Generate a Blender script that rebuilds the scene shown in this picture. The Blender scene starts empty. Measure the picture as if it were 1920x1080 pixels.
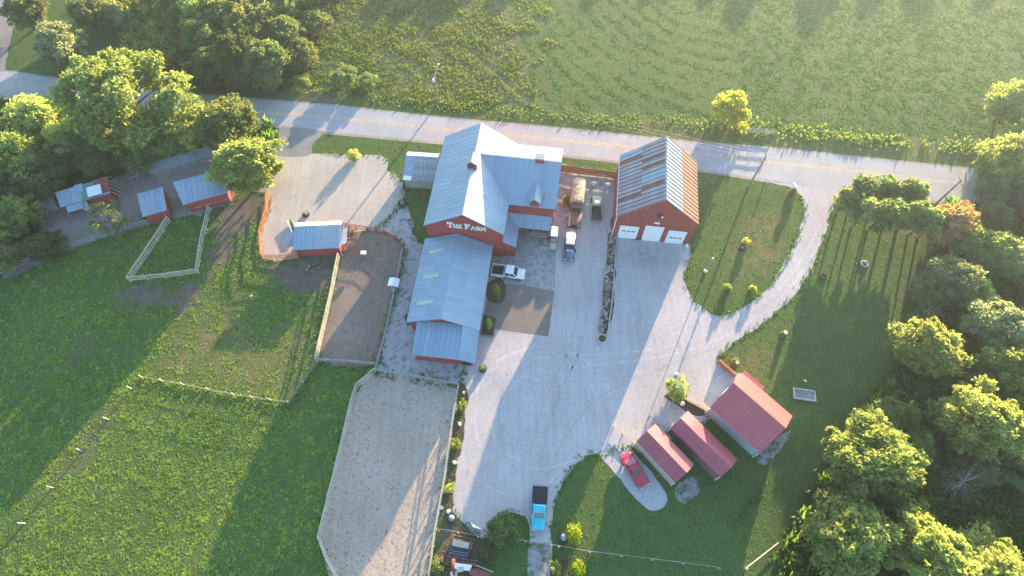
import bpy, bmesh, math, random
import numpy as np
from mathutils import Vector, Matrix

S = bpy.context.scene
C = S.collection
R = math.radians
PI = math.pi

# ------------------------------------------------------------------ camera, sky, sun, exposure
CAM_H, FOC, NAD = 80.0, 1080.0, 570.0          # metres, focal length and nadir offset in 1920-px units
PITCH = math.atan2(FOC, NAD)
cam_d = bpy.data.cameras.new('camera')
cam = bpy.data.objects.new('camera', cam_d); C.objects.link(cam)
cam_d.sensor_width = 36; cam_d.lens = FOC / 1920 * 36
cam_d.clip_start = 1; cam_d.clip_end = 9000
cam.location = (0, 0, CAM_H); cam.rotation_euler = (PI / 2 - PITCH, 0, 0)
S.camera = cam

SUN_AZ, SUN_EL = R(26.3), R(7.7)
W = bpy.data.worlds.new('World'); S.world = W; W.use_nodes = True
wn = W.node_tree.nodes; wl_ = W.node_tree.links
sky = wn.new('ShaderNodeTexSky'); sky.sky_type = 'NISHITA'; sky.sun_disc = False
sky.sun_elevation = SUN_EL; sky.sun_rotation = SUN_AZ
wl_.new(sky.outputs['Color'], wn['Background'].inputs['Color'])
wn['Background'].inputs['Strength'].default_value = 0.125
sky.ozone_density = 2.2; sky.dust_density = 0.6
sd = bpy.data.lights.new('sun', 'SUN'); sun = bpy.data.objects.new('sun', sd); C.objects.link(sun)
sd.energy = 5.0; sd.angle = R(0.5); sd.color = (1.0, 0.71, 0.42)
sv = Vector((math.sin(SUN_AZ) * math.cos(SUN_EL), math.cos(SUN_AZ) * math.cos(SUN_EL), math.sin(SUN_EL)))
sun.rotation_euler = sv.to_track_quat('Z', 'Y').to_euler()
sun.location = (80, 160, 90)
S.view_settings.view_transform = 'Standard'; S.view_settings.look = 'None'
S.view_settings.gamma = 1; S.view_settings.use_curve_mapping = False
S.view_settings.exposure = 2.84
S.render.engine = 'CYCLES'
S.cycles.max_bounces = 5; S.cycles.diffuse_bounces = 3; S.cycles.transparent_max_bounces = 4
S.cycles.use_denoising = True; S.cycles.volume_bounces = 0

# ------------------------------------------------------------------ survey: map of the site
_sp, _cp = math.sin(PITCH), math.cos(PITCH)
def G(px, py, h=0.0):
    """site coordinates (metres) of a surveyed photo point lying at height h"""
    u, v = px - 960.0, py - 540.0
    t = (CAM_H - h) / (FOC * _sp + v * _cp)
    return Vector((u * t, (FOC * _cp - v * _sp) * t, h))
def GP(pts, h=0.0): return [tuple(G(x, y, h)[:2]) for x, y in pts]

rng = np.random.default_rng(7)
rnd = random.Random(11)

def vnoise(x, y, scale, seed=0, octaves=2):
    """value noise in numpy, 0..1"""
    out = 0; amp = 1; tot = 0
    for o in range(octaves):
        r = np.random.default_rng(seed * 31 + o)
        N = 256; lat = r.random((N, N))
        fx, fy = np.asarray(x) / scale, np.asarray(y) / scale
        ix, iy = np.floor(fx).astype(int), np.floor(fy).astype(int)
        tx, ty = fx - ix, fy - iy
        tx = tx * tx * (3 - 2 * tx); ty = ty * ty * (3 - 2 * ty)
        a = lat[ix % N, iy % N]; b = lat[(ix + 1) % N, iy % N]
        c = lat[ix % N, (iy + 1) % N]; d = lat[(ix + 1) % N, (iy + 1) % N]
        out = out + amp * ((a * (1 - tx) + b * tx) * (1 - ty) + (c * (1 - tx) + d * tx) * ty)
        tot += amp; amp *= .5; scale /= 2.1
    return out / tot

def pip(poly, x, y):
    inside = np.zeros(x.shape, bool)
    n = len(poly)
    bx0 = min(p[0] for p in poly); bx1 = max(p[0] for p in poly); by0 = min(p[1] for p in poly); by1 = max(p[1] for p in poly)
    m = (x >= bx0) & (x <= bx1) & (y >= by0) & (y <= by1)
    xs, ys = x[m], y[m]; ins = np.zeros(xs.shape, bool)
    for i in range(n):
        x1, y1 = poly[i]; x2, y2 = poly[(i + 1) % n]
        if y1 == y2: continue
        c = ((y1 > ys) != (y2 > ys)) & (xs < (x2 - x1) * (ys - y1) / (y2 - y1) + x1)
        ins ^= c
    inside[m] = ins
    return inside

# ------------------------------------------------------------------ materials
MATS = {}
def nmat(name):
    m = bpy.data.materials.new(name); m.use_nodes = True
    nt = m.node_tree; p = nt.nodes['Principled BSDF']
    return m, nt, p
def nd(nt, typ, **kw):
    n = nt.nodes.new(typ)
    for k, v in kw.items():
        if k in n.inputs.keys(): n.inputs[k].default_value = v
        else: setattr(n, k, v)
    return n
def mixc(nt, fac, a, b, mode='MIX'):
    n = nt.nodes.new('ShaderNodeMix'); n.data_type = 'RGBA'; n.blend_type = mode
    for s, v in ((n.inputs[0], fac), (n.inputs[6], a), (n.inputs[7], b)):
        if isinstance(v, bpy.types.NodeSocket): nt.links.new(v, s)
        elif isinstance(v, (tuple, list)): s.default_value = (*v[:3], 1)
        else: s.default_value = v
    return n.outputs[2]
def rampf(nt, val, lo, hi):
    n = nt.nodes.new('ShaderNodeMapRange'); n.inputs['From Min'].default_value = lo; n.inputs['From Max'].default_value = hi
    nt.links.new(val, n.inputs['Value']); return n.outputs['Result']
def noise(nt, vec, scale, detail=3, rough=.55):
    n = nd(nt, 'ShaderNodeTexNoise', Scale=scale, Detail=detail, Roughness=rough)
    nt.links.new(vec, n.inputs['Vector']); return n.outputs['Fac']
def wpos(nt): return nt.nodes.new('ShaderNodeNewGeometry').outputs['Position']
def opos(nt): return nt.nodes.new('ShaderNodeTexCoord').outputs['Object']
def bump(nt, p, h, strength, dist):
    b = nd(nt, 'ShaderNodeBump', Strength=strength, Distance=dist)
    nt.links.new(h, b.inputs['Height']); nt.links.new(b.outputs['Normal'], p.inputs['Normal'])
def M(name, col, rough=.7, metal=0., var=.18, scale=2.5, fine=0., bmp=0., bscale=30, spec=.4, world=False, coat=0., each=0., streak=0.):
    if name in MATS: return MATS[name]
    m, nt, p = nmat(name)
    v = wpos(nt) if world else opos(nt)
    n1 = rampf(nt, noise(nt, v, scale, 4), .3, .7)
    c = mixc(nt, n1, tuple(x * (1 - var) for x in col), tuple(min(1, x * (1 + var)) for x in col))
    if fine:
        n2 = rampf(nt, noise(nt, v, scale * 14, 2), .3, .7)
        c = mixc(nt, n2, mixc(nt, 1.0, c, (1 - fine,) * 3, 'MULTIPLY'), c)
    if streak:
        mp_ = nt.nodes.new('ShaderNodeMapping'); mp_.inputs['Scale'].default_value = (.35, 5., 1.); nt.links.new(v, mp_.inputs['Vector'])
        c = mixc(nt, rampf(nt, noise(nt, mp_.outputs['Vector'], 1.1, 4, .7), .42, .72), c, tuple(x * (1 - streak) for x in col))
    if each:
        oi = nt.nodes.new('ShaderNodeObjectInfo'); mr = nt.nodes.new('ShaderNodeMapRange'); mr.inputs['To Min'].default_value = 1 - each; mr.inputs['To Max'].default_value = 1 + each
        nt.links.new(oi.outputs['Random'], mr.inputs['Value']); hs = nt.nodes.new('ShaderNodeHueSaturation'); nt.links.new(mr.outputs[0], hs.inputs['Value']); nt.links.new(c, hs.inputs['Color']); c = hs.outputs['Color']
    nt.links.new(c, p.inputs['Base Color'])
    p.inputs['Roughness'].default_value = rough; p.inputs['Metallic'].default_value = metal
    p.inputs['Specular IOR Level'].default_value = spec
    p.inputs['Coat Weight'].default_value = coat; p.inputs['Coat Roughness'].default_value = .25 if rough > .3 else .03
    if bmp: bump(nt, p, noise(nt, v, bscale, 3), bmp, .02)
    MATS[name] = m; return m
def leaf_mat(name, dark, light, trans=.5, scale=.5):
    m = bpy.data.materials.new(name); m.use_nodes = True; nt = m.node_tree
    nt.nodes.remove(nt.nodes['Principled BSDF'])
    oi = nt.nodes.new('ShaderNodeObjectInfo')
    f = rampf(nt, noise(nt, wpos(nt), scale, 4, .7), .33, .67)
    c = mixc(nt, f, dark, light)
    h = nt.nodes.new('ShaderNodeHueSaturation')
    for lo, hi, s in ((.488, .525, 'Hue'), (.72, 1.22, 'Value')):
        r = nt.nodes.new('ShaderNodeMapRange'); r.inputs['To Min'].default_value = lo; r.inputs['To Max'].default_value = hi
        src = oi.outputs['Random']
        if s == 'Value':
            w_ = nt.nodes.new('ShaderNodeTexWhiteNoise'); w_.noise_dimensions = '1D'
            nt.links.new(src, w_.inputs['W']); src = w_.outputs['Value']
        nt.links.new(src, r.inputs['Value']); nt.links.new(r.outputs['Result'], h.inputs[s])
    nt.links.new(c, h.inputs['Color'])
    d = nt.nodes.new('ShaderNodeBsdfDiffuse'); t = nt.nodes.new('ShaderNodeBsdfTranslucent')
    y = mixc(nt, 1.0, h.outputs['Color'], (1.05, 1.04, .62), 'MULTIPLY')
    dcol = mixc(nt, 1.0, h.outputs['Color'], (.55, .55, .55), 'MULTIPLY')
    nt.links.new(dcol, d.inputs['Color']); nt.links.new(y, t.inputs['Color'])
    mx = nt.nodes.new('ShaderNodeAddShader')
    nt.links.new(d.outputs[0], mx.inputs[0]); nt.links.new(t.outputs[0], mx.inputs[1])
    nt.links.new(mx.outputs[0], nt.nodes['Material Output'].inputs['Surface'])
    return m

m_red = M('barn_red', (.33, .05, .048), .75, var=.22, scale=1.2, fine=.15)
m_redgar = M('garage_red', (.30, .055, .05), .75, var=.2, scale=1.0, fine=.15)
m_white = M('white_paint', (.75, .75, .73), .55, var=.06)
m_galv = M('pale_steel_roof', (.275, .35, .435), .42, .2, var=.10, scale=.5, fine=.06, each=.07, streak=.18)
m_galv2 = M('worn_steel_roof', (.30, .315, .36), .5, .2, var=.2, scale=.6, fine=.1, each=.10, streak=.25)
m_new = M('replacement_steel_roof', (.22, .31, .38), .45, .2, var=.05)
m_rust = M('rusted_steel_roof', (.22, .10, .075), .8, var=.35, scale=.8, fine=.25)
m_rib = M('rusted_seam', (.15, .10, .10), .8, var=.3)
m_rust2 = M('orange_rusted_roof', (.34, .16, .095), .75, var=.25, scale=.7, fine=.15, each=.1, streak=.2)
m_maroon = M('maroon_steel_roof', (.45, .080, .088), .36, 0., coat=.3, spec=.6, var=.08, scale=.6, each=.05, streak=.12)
m_board = M('weathered_boards', (.40, .37, .32), .85, each=.15, var=.25, scale=2, fine=.2)
m_newboard = M('pale_fence_boards', (.52, .47, .36), .85, each=.15, var=.2, scale=2, fine=.15)
m_redboard = M('red_stained_boards', (.40, .14, .07), .8, each=.15, var=.25, scale=2)
m_greyboard = M('grey_boards', (.30, .30, .30), .85, each=.15, var=.25, scale=2, fine=.2)
m_pole = M('pole_wood', (.26, .21, .17), .85, var=.25, scale=3)
m_dark = M('dark_opening', (.02, .02, .022), .8)
m_glass = M('window_glass', (.03, .04, .05), .08, spec=.8, var=.05)
m_wire = M('wire', (.12, .12, .12), .6)
m_tyre = M('rubber', (.03, .03, .032), .85)
m_rim = M('wheel_rim', (.45, .45, .46), .35, .7)
m_chrome = M('chrome', (.6, .6, .6), .2, .9)
m_lamp = M('lamp_glass', (.7, .7, .66), .15, spec=.8)
m_soil = M('planting_soil', (.09, .065, .045), .95, var=.35, scale=3, fine=.3, bmp=.4)
m_stone = M('field_stone', (.24, .20, .175), .85, each=.25, var=.4, scale=1.3, fine=.25, bmp=.3, world=True)
m_bark = M('bark', (.13, .10, .075), .9, var=.3, scale=4)
m_greybark = M('grey_dead_bark', (.19, .175, .165), .9, var=.25, scale=4)
m_concrete = M('concrete', (.38, .37, .36), .85, var=.15, scale=1)
m_rustiron = M('rusty_iron', (.14, .06, .04), .85, var=.4, scale=3)

# ------------------------------------------------------------------ mesh building
class MB:
    def __init__(s): s.v = []; s.f = []; s.m = []
    def add(s, vs, fs, mi=0):
        o = len(s.v); s.v += [tuple(v) for v in vs]; s.f += [tuple(i + o for i in f) for f in fs]; s.m += [mi] * len(fs); return s
    def box(s, x0, x1, y0, y1, z0, z1, mi=0):
        return s.add([(x0, y0, z0), (x1, y0, z0), (x1, y1, z0), (x0, y1, z0), (x0, y0, z1), (x1, y0, z1), (x1, y1, z1), (x0, y1, z1)],
                     [(0, 3, 2, 1), (4, 5, 6, 7), (0, 1, 5, 4), (1, 2, 6, 5), (2, 3, 7, 6), (3, 0, 4, 7)], mi)
    def bar(s, a, b, w, h, mi=0):
        a, b = Vector(a), Vector(b); d = (b - a).normalized()
        up = Vector((0, 0, 1)) if abs(d.z) < .9 else Vector((0, 1, 0))
        r = d.cross(up).normalized() * (w / 2); u = r.cross(d).normalized() * (h / 2)
        vs = [a - r - u, a + r - u, a + r + u, a - r + u, b - r - u, b + r - u, b + r + u, b - r + u]
        return s.add(vs, [(0, 3, 2, 1), (4, 5, 6, 7), (0, 1, 5, 4), (1, 2, 6, 5), (2, 3, 7, 6), (3, 0, 4, 7)], mi)
    def tube(s, pts, rad, n=8, mi=0, cap=True):
        pts = [Vector(p) for p in pts]; rad = rad if isinstance(rad, (list, tuple)) else [rad] * len(pts)
        vs = []
        for i, p in enumerate(pts):
            d = (pts[min(i + 1, len(pts) - 1)] - pts[max(i - 1, 0)]).normalized()
            up = Vector((0, 0, 1)) if abs(d.z) < .9 else Vector((0, 1, 0))
            r = d.cross(up).normalized(); u = r.cross(d)
            vs += [p + (r * math.cos(2 * PI * k / n) + u * math.sin(2 * PI * k / n)) * rad[i] for k in range(n)]
        fs = [(i * n + k, i * n + (k + 1) % n, (i + 1) * n + (k + 1) % n, (i + 1) * n + k) for i in range(len(pts) - 1) for k in range(n)]
        if cap: fs += [tuple(range(n))[::-1], tuple((len(pts) - 1) * n + k for k in range(n))]
        return s.add(vs, fs, mi)
    def lathe(s, prof, c=(0, 0, 0), n=14, mi=0, axis='Z'):
        vs = []
        for r, z in prof:
            for k in range(n):
                a = 2 * PI * k / n
                q = (r * math.cos(a), r * math.sin(a), z)
                if axis == 'X': q = (z, q[0], q[1])
                vs.append((q[0] + c[0], q[1] + c[1], q[2] + c[2]))
        fs = [(i * n + k, i * n + (k + 1) % n, (i + 1) * n + (k + 1) % n, (i + 1) * n + k) for i in range(len(prof) - 1) for k in range(n)]
        fs += [tuple(range(n))[::-1], tuple((len(prof) - 1) * n + k for k in range(n))]
        return s.add(vs, fs, mi)
    def prism(s, poly, y0, y1, mi=0):
        """poly in (x,z), extruded along y"""
        n = len(poly)
        vs = [(x, y0, z) for x, z in poly] + [(x, y1, z) for x, z in poly]
        fs = [tuple(range(n)), tuple(range(2 * n - 1, n - 1, -1))] + [(i + n, (i + 1) % n + n, (i + 1) % n, i) for i in range(n)]
        return s.add(vs, fs, mi)
    def slab(s, quad, t, mi=0):
        """quad of 4 points, thickened downwards along its normal"""
        q = [Vector(p) for p in quad]; n = (q[1] - q[0]).cross(q[3] - q[0]).normalized()
        if n.z < 0: q = q[::-1]; n = -n
        return s.add(q + [p - n * t for p in q], [(0, 1, 2, 3), (7, 6, 5, 4)] + [((i + 1) % 4, i, i + 4, (i + 1) % 4 + 4) for i in range(4)], mi)
    def frustum(s, b, t, z0, z1, mi=0):
        """b, t = (x0,x1,y0,y1) rectangles at z0 and z1"""
        vs = [(b[0], b[2], z0), (b[1], b[2], z0), (b[1], b[3], z0), (b[0], b[3], z0), (t[0], t[2], z1), (t[1], t[2], z1), (t[1], t[3], z1), (t[0], t[3], z1)]
        return s.add(vs, [(0, 3, 2, 1), (4, 5, 6, 7), (0, 1, 5, 4), (1, 2, 6, 5), (2, 3, 7, 6), (3, 0, 4, 7)], mi)
    def loft(s, secs, n=16, p=4., mi=0):
        """secs = (y, half width, z0, z1); rounded rectangles"""
        vs = []
        for y, w, z0, z1 in secs:
            zc, hz = (z0 + z1) / 2, (z1 - z0) / 2
            for k in range(n):
                a = 2 * PI * (k + .5) / n; ca, sa = math.cos(a), math.sin(a)
                vs.append((w * math.copysign(abs(ca) ** (2 / p), ca), y, zc + hz * math.copysign(abs(sa) ** (2 / p), sa)))
        fs = [(i * n + k, (i + 1) * n + k, (i + 1) * n + (k + 1) % n, i * n + (k + 1) % n) for i in range(len(secs) - 1) for k in range(n)]
        fs += [tuple(range(n)), tuple((len(secs) - 1) * n + k for k in range(n))[::-1]]
        return s.add(vs, fs, mi)
    def mesh(s, name, mats, smooth=False):
        me = bpy.data.meshes.new(name); me.from_pydata(s.v, [], s.f)
        for m in (mats if isinstance(mats, (list, tuple)) else [mats]): me.materials.append(m)
        me.polygons.foreach_set('material_index', s.m)
        if smooth: me.polygons.foreach_set('use_smooth', [True] * len(s.f))
        me.update(); return me
    def build(s, name, mats, parent=None, smooth=False):
        return link(name, s.mesh(name, mats, smooth), parent)

def link(name, me, parent=None, mat4=None):
    o = bpy.data.objects.new(name, me); C.objects.link(o)
    if parent is not None: o.parent = parent
    if mat4 is not None: o.matrix_basis = mat4
    return o
def tag(o, label, cat, group=None):
    o['label'] = label; o['category'] = cat
    if group: o['group'] = group
    return o
def thing(name, label, cat, loc=(0, 0, 0), rz=0., group=None):
    o = bpy.data.objects.new(name, None); C.objects.link(o)
    o.location = (loc[0], loc[1], loc[2] if len(loc) > 2 else 0); o.rotation_euler = (0, 0, rz); o.empty_display_size = .3
    return tag(o, label, cat, group)
def copy_tree(o, parent=None):
    c = o.copy(); C.objects.link(c)
    if parent is not None: c.parent = parent
    for ch in o.children: copy_tree(ch, c)
    return c
def structure(o): o['kind'] = 'structure'; return o
def stuff(o): o['kind'] = 'stuff'; return o

UNITBOX = {}
def unit_box(mat):
    if mat.name not in UNITBOX: UNITBOX[mat.name] = MB().box(-.5, .5, -.5, .5, -.5, .5).mesh('board', mat)
    return UNITBOX[mat.name]
def plank(name, mat, parent, a, b, w, h):
    """a board from a to b (parent space), width w, height h"""
    a, b = Vector(a), Vector(b); d = b - a
    q = d.to_track_quat('X', 'Z').to_matrix().to_4x4()
    return link(name, unit_box(mat), parent, Matrix.Translation((a + b) / 2) @ q @ Matrix.Diagonal((d.length, w, h, 1)))

# ------------------------------------------------------------------ the ground and the surfaces lying on it
def smooth_poly(pts, step=.6, jit=0., seed=1, closed=True, rounding=True):
    n = len(pts); out = []
    for i in range(n if closed else n - 1):
        p0, p1, p2, p3 = (Vector(pts[(i + k) % n] if closed else pts[min(max(i + k, 0), n - 1)]) for k in (-1, 0, 1, 2))
        L = (p2 - p1).length; k = max(1, int(L / step))
        for j in range(k):
            t = j / k
            if rounding: q = .5 * ((2 * p1) + (p2 - p0) * t + (2 * p0 - 5 * p1 + 4 * p2 - p3) * t * t + (3 * p1 - p0 - 3 * p2 + p3) * t ** 3)
            else: q = p1.lerp(p2, t)
            out.append((q.x, q.y))
    if jit:
        r = random.Random(seed)
        out = [(x + r.uniform(-jit, jit), y + r.uniform(-jit, jit)) for x, y in out]
    return out
HARD = []   # polygons where no grass grows
def sheet(name, pts, z, mat, jit=.12, step=.5, rounding=True, hard=True, seed=1):
    w = smooth_poly(GP(pts), step, 0, seed, True, rounding)
    if jit:
        wa = np.array(w); w = [(x_ + dx_, y_ + dy_) for x_, y_, dx_, dy_ in zip(wa[:, 0], wa[:, 1], (vnoise(wa[:, 0], wa[:, 1], 1.6, seed + 50, 3) - .5) * jit * 7, (vnoise(wa[:, 0], wa[:, 1], 1.6, seed + 90, 3) - .5) * jit * 7)]
    bm = bmesh.new(); vs = [bm.verts.new((x, y, z)) for x, y in w]
    f = bm.faces.new(vs)
    bmesh.ops.triangulate(bm, faces=[f])
    for f in bm.faces:
        if f.normal.z < 0: f.normal_flip()
    me = bpy.data.meshes.new(name); bm.to_mesh(me); bm.free(); me.materials.append(mat)
    if hard: HARD.append(w)
    return structure(link(name, me))

ROAD_TOP = [(-900, 60), (-300, 105), (0, 133), (83, 145), (200, 158), (343, 174), (480, 187), (640, 200), (760, 214), (923, 230), (1060, 242), (1300, 267), (1455, 279), (1605, 295), (1760, 311), (1920, 327), (2500, 385), (3300, 460)]
ROAD_MID = [(-900, 78), (-300, 124), (0, 155), (83, 166), (200, 178), (343, 194), (507, 211), (640, 222), (740, 232.5), (857, 245), (957, 253.5), (1060, 264), (1300, 287.5), (1457, 306), (1608, 322), (1787, 343), (1920, 358), (2500, 420), (3300, 500)]
ROAD_BOT = [(-900, 100), (-300, 146), (0, 180), (83, 188), (200, 200), (343, 216), (510, 234), (600, 246), (740, 259), (828, 267), (1000, 285), (1160, 302), (1310, 318), (1438, 338), (1580, 357), (1753, 377), (1833, 388), (1920, 398), (2500, 465), (3300, 550)]
GRAVEL = [(862, 718), (872, 690), (878, 660), (890, 600), (915, 480), (960, 420), (1040, 380), (1052, 320), (1155, 332), (1152, 440), (1288, 456), (1284, 520), (1300, 562), (1348, 592),
          (1400, 572), (1448, 530), (1488, 462), (1508, 402), (1503, 372), (1484, 352), (1442, 340), (1500, 347), (1584, 358), (1566, 385), (1554, 412), (1540, 460), (1512, 520), (1480, 562), (1430, 606), (1368, 648), (1348, 672),
          (1362, 690), (1400, 706), (1390, 745), (1335, 780), (1312, 800), (1262, 824), (1222, 846), (1198, 848), (1176, 836), (1150, 846), (1128, 852), (1104, 852), (1070, 882), (1046, 930), (1036, 985), (1030, 1090), (990, 1090), (992, 1030),
          (996, 1000), (982, 968), (945, 962), (918, 985), (905, 1010), (872, 985), (850, 960), (845, 920), (862, 800)]
LOT = [(506, 283), (560, 288), (650, 289), (722, 294), (726, 316), (746, 332), (758, 360), (748, 385), (736, 402), (702, 432), (640, 440), (565, 482), (497, 486), (489, 440), (503, 395), (501, 366), (470, 352), (468, 315)]
LOT2 = [(-12, 470), (60, 478), (75, 432), (70, 395), (150, 372), (215, 330), (300, 312), (410, 276), (425, 330), (440, 378), (330, 412), (240, 432), (130, 470), (10, 520)]
SIDE = [(736, 402), (752, 380), (766, 402), (778, 440), (797, 470), (785, 520), (764, 600), (800, 600), (872, 660), (866, 716), (860, 724), (705, 700), (716, 650), (744, 540), (758, 470), (736, 440), (700, 434)]
PADDOCK = [(640, 442), (702, 434), (742, 446), (758, 470), (744, 540), (716, 640), (707, 684), (597, 673), (618, 570), (637, 480)]
ARENA = [(703, 699), (858, 724), (848, 800), (834, 900), (803, 1090), (790, 1160), (660, 1160), (601, 1010), (622, 900), (648, 790), (668, 735)]
CARPAD = [(1128, 852), (1152, 806), (1176, 835), (1216, 880), (1250, 928), (1244, 950), (1218, 957), (1184, 926), (1152, 884)]
APRON = [(528, 239), (602, 247), (588, 268), (577, 292), (508, 288), (522, 268)]
PATIO = [(924, 470), (960, 430), (1044, 434), (1040, 545), (986, 536), (950, 530), (924, 520)]
ASPHALT = [(920, 528), (986, 536), (1040, 546), (1028, 631), (926, 617), (906, 600)]
NEARSIDE_GRAVEL = [(1262, 908), (1285, 898), (1312, 900), (1306, 925), (1278, 934)]

# dirt, straw and woodland-floor masks on the ground grid
DIRT = [GP(p) for p in ([(210, 560), (250, 525), (300, 535), (310, 570), (270, 585), (225, 580)], [(318, 580), (325, 540), (370, 530), (365, 575), (335, 590)],
        [(400, 400), (440, 375), (498, 372), (500, 400), (460, 430), (410, 500), (385, 550), (378, 520), (395, 470)], [(480, 500), (560, 490), (640, 470), (625, 540), (590, 560), (530, 540)],
        [(280, 410), (320, 395), (320, 430), (285, 440)], [(85, 700), (115, 680), (130, 690), (110, 710)], [(130, 660), (165, 645), (165, 660), (140, 672)], [(178, 640), (200, 630), (200, 645)],
        [(100, 915), (140, 850), (190, 790), (215, 760), (205, 790), (150, 870), (60, 960)], [(335, 90), (350, 165), (430, 172), (520, 185), (640, 196), (640, 180), (540, 175), (420, 150), (330, 145)],
        [(815, 985), (900, 1005), (905, 1080), (800, 1080)], [(1690, 560), (1740, 470), (1760, 440), (1735, 500), (1705, 580)])]
DRY = [GP(p) for p in ([(640, 0), (940, -10), (985, 60), (955, 110), (760, 130), (650, 110)], [(275, 705), (330, 640), (420, 560), (470, 460), (490, 390), (440, 500), (480, 620), (420, 680), (360, 725)], [(360, 725), (420, 640), (560, 650), (560, 740), (540, 755), (440, 738)],
        [(480, 740), (520, 640), (600, 560), (590, 680), (545, 755)], [(640, 190), (900, 90), (1000, 110), (1000, 200), (800, 190)],
        [(1000, 205), (1300, 245), (1500, 262), (1860, 285), (1900, 300), (1500, 280), (1200, 250)], [(1380, 420), (1480, 400), (1440, 520), (1370, 560)],
        [(1350, 690), (1400, 640), (1470, 690), (1430, 740)])]
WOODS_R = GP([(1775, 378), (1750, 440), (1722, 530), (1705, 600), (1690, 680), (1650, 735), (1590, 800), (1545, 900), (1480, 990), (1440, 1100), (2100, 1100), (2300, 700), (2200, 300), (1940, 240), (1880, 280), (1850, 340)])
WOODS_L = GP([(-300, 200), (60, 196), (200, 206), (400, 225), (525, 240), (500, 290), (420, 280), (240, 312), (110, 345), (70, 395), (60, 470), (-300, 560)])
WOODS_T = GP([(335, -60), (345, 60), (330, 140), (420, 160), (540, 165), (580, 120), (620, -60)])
BRUSH_T = GP([(225, -60), (215, 60), (250, 125), (330, 140), (345, 60), (345, -60)])

gx = np.concatenate([[-4000, -1500, -700, -350, -220], np.arange(-150, 150.1, .6), [220, 350, 700, 1500, 4000]])
gy = np.concatenate([[-4000, -1500, -600, -200, -60, -20], np.arange(-8, 125, .6), [135, 160, 220, 400, 900, 2000, 4000]])
GX, GY = np.meshgrid(gx, gy); fx, fy = GX.ravel(), GY.ravel()
def soft(polys, x, y, rad=1.6, n=7, seed=3):
    r = np.random.default_rng(seed); acc = np.zeros(x.shape)
    wx = x + (vnoise(x, y, 2.2, 21) - .5) * 3.0; wy = y + (vnoise(x, y, 2.2, 22) - .5) * 3.0
    for _ in range(n):
        dx, dy = r.uniform(-rad, rad, 2); m = np.zeros(x.shape, bool)
        for p in polys: m |= pip(p, wx + dx, wy + dy)
        acc += m
    return acc / n
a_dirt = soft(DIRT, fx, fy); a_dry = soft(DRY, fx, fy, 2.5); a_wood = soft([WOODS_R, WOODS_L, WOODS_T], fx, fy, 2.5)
nx, ny = len(gx), len(gy)
idx = np.arange(nx * ny).reshape(ny, nx)
quads = np.stack([idx[:-1, :-1], idx[:-1, 1:], idx[1:, 1:], idx[1:, :-1]], -1).reshape(-1, 4)
gm = bpy.data.meshes.new('ground')
gm.vertices.add(nx * ny); gm.vertices.foreach_set('co', np.stack([fx, fy, np.zeros_like(fx)], -1).astype(np.float32).ravel())
gm.loops.add(quads.size); gm.loops.foreach_set('vertex_index', quads.ravel().astype(np.int32))
gm.polygons.add(len(quads)); gm.polygons.foreach_set('loop_start', np.arange(0, quads.size, 4, dtype=np.int32)); gm.update()
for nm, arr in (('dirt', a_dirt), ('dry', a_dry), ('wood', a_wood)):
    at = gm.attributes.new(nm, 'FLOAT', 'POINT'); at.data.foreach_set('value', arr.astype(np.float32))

def grass_cols(nt, vec):
    n1 = rampf(nt, noise(nt, vec, .06, 4, .6), .35, .65); n2 = rampf(nt, noise(nt, vec, .8, 4, .7), .3, .7)
    g = mixc(nt, n1, (.084, .142, .044), (.112, .166, .052))
    return mixc(nt, n2, mixc(nt, 1., g, (.7, .72, .7), 'MULTIPLY'), g)
mg, nt, p = nmat('grass_ground')
v = wpos(nt)
def attr(nt, n): a = nt.nodes.new('ShaderNodeAttribute'); a.attribute_name = n; return a.outputs['Fac']
col = grass_cols(nt, v)
dryn = nt.nodes.new('ShaderNodeMath'); dryn.operation = 'MULTIPLY'
nt.links.new(attr(nt, 'dry'), dryn.inputs[0]); nt.links.new(rampf(nt, noise(nt, v, .45, 4, .7), .35, .62), dryn.inputs[1])
col = mixc(nt, dryn.outputs[0], col, (.19, .155, .075))
dirtc = mixc(nt, rampf(nt, noise(nt, v, .7, 4), .3, .7), (.12, .092, .07), (.19, .155, .125))
col = mixc(nt, attr(nt, 'dirt'), col, dirtc)
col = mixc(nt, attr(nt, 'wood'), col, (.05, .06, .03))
fn = rampf(nt, noise(nt, v, 5., 3, .7), .3, .7)
col = mixc(nt, fn, mixc(nt, 1., col, (.62, .65, .6), 'MULTIPLY'), col)
nt.links.new(col, p.inputs['Base Color']); p.inputs['Roughness'].default_value = .95; p.inputs['Specular IOR Level'].default_value = .1
bump(nt, p, noise(nt, v, 3.2, 5, .75), .6, .14)
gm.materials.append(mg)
ground = structure(link('ground', gm))

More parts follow.
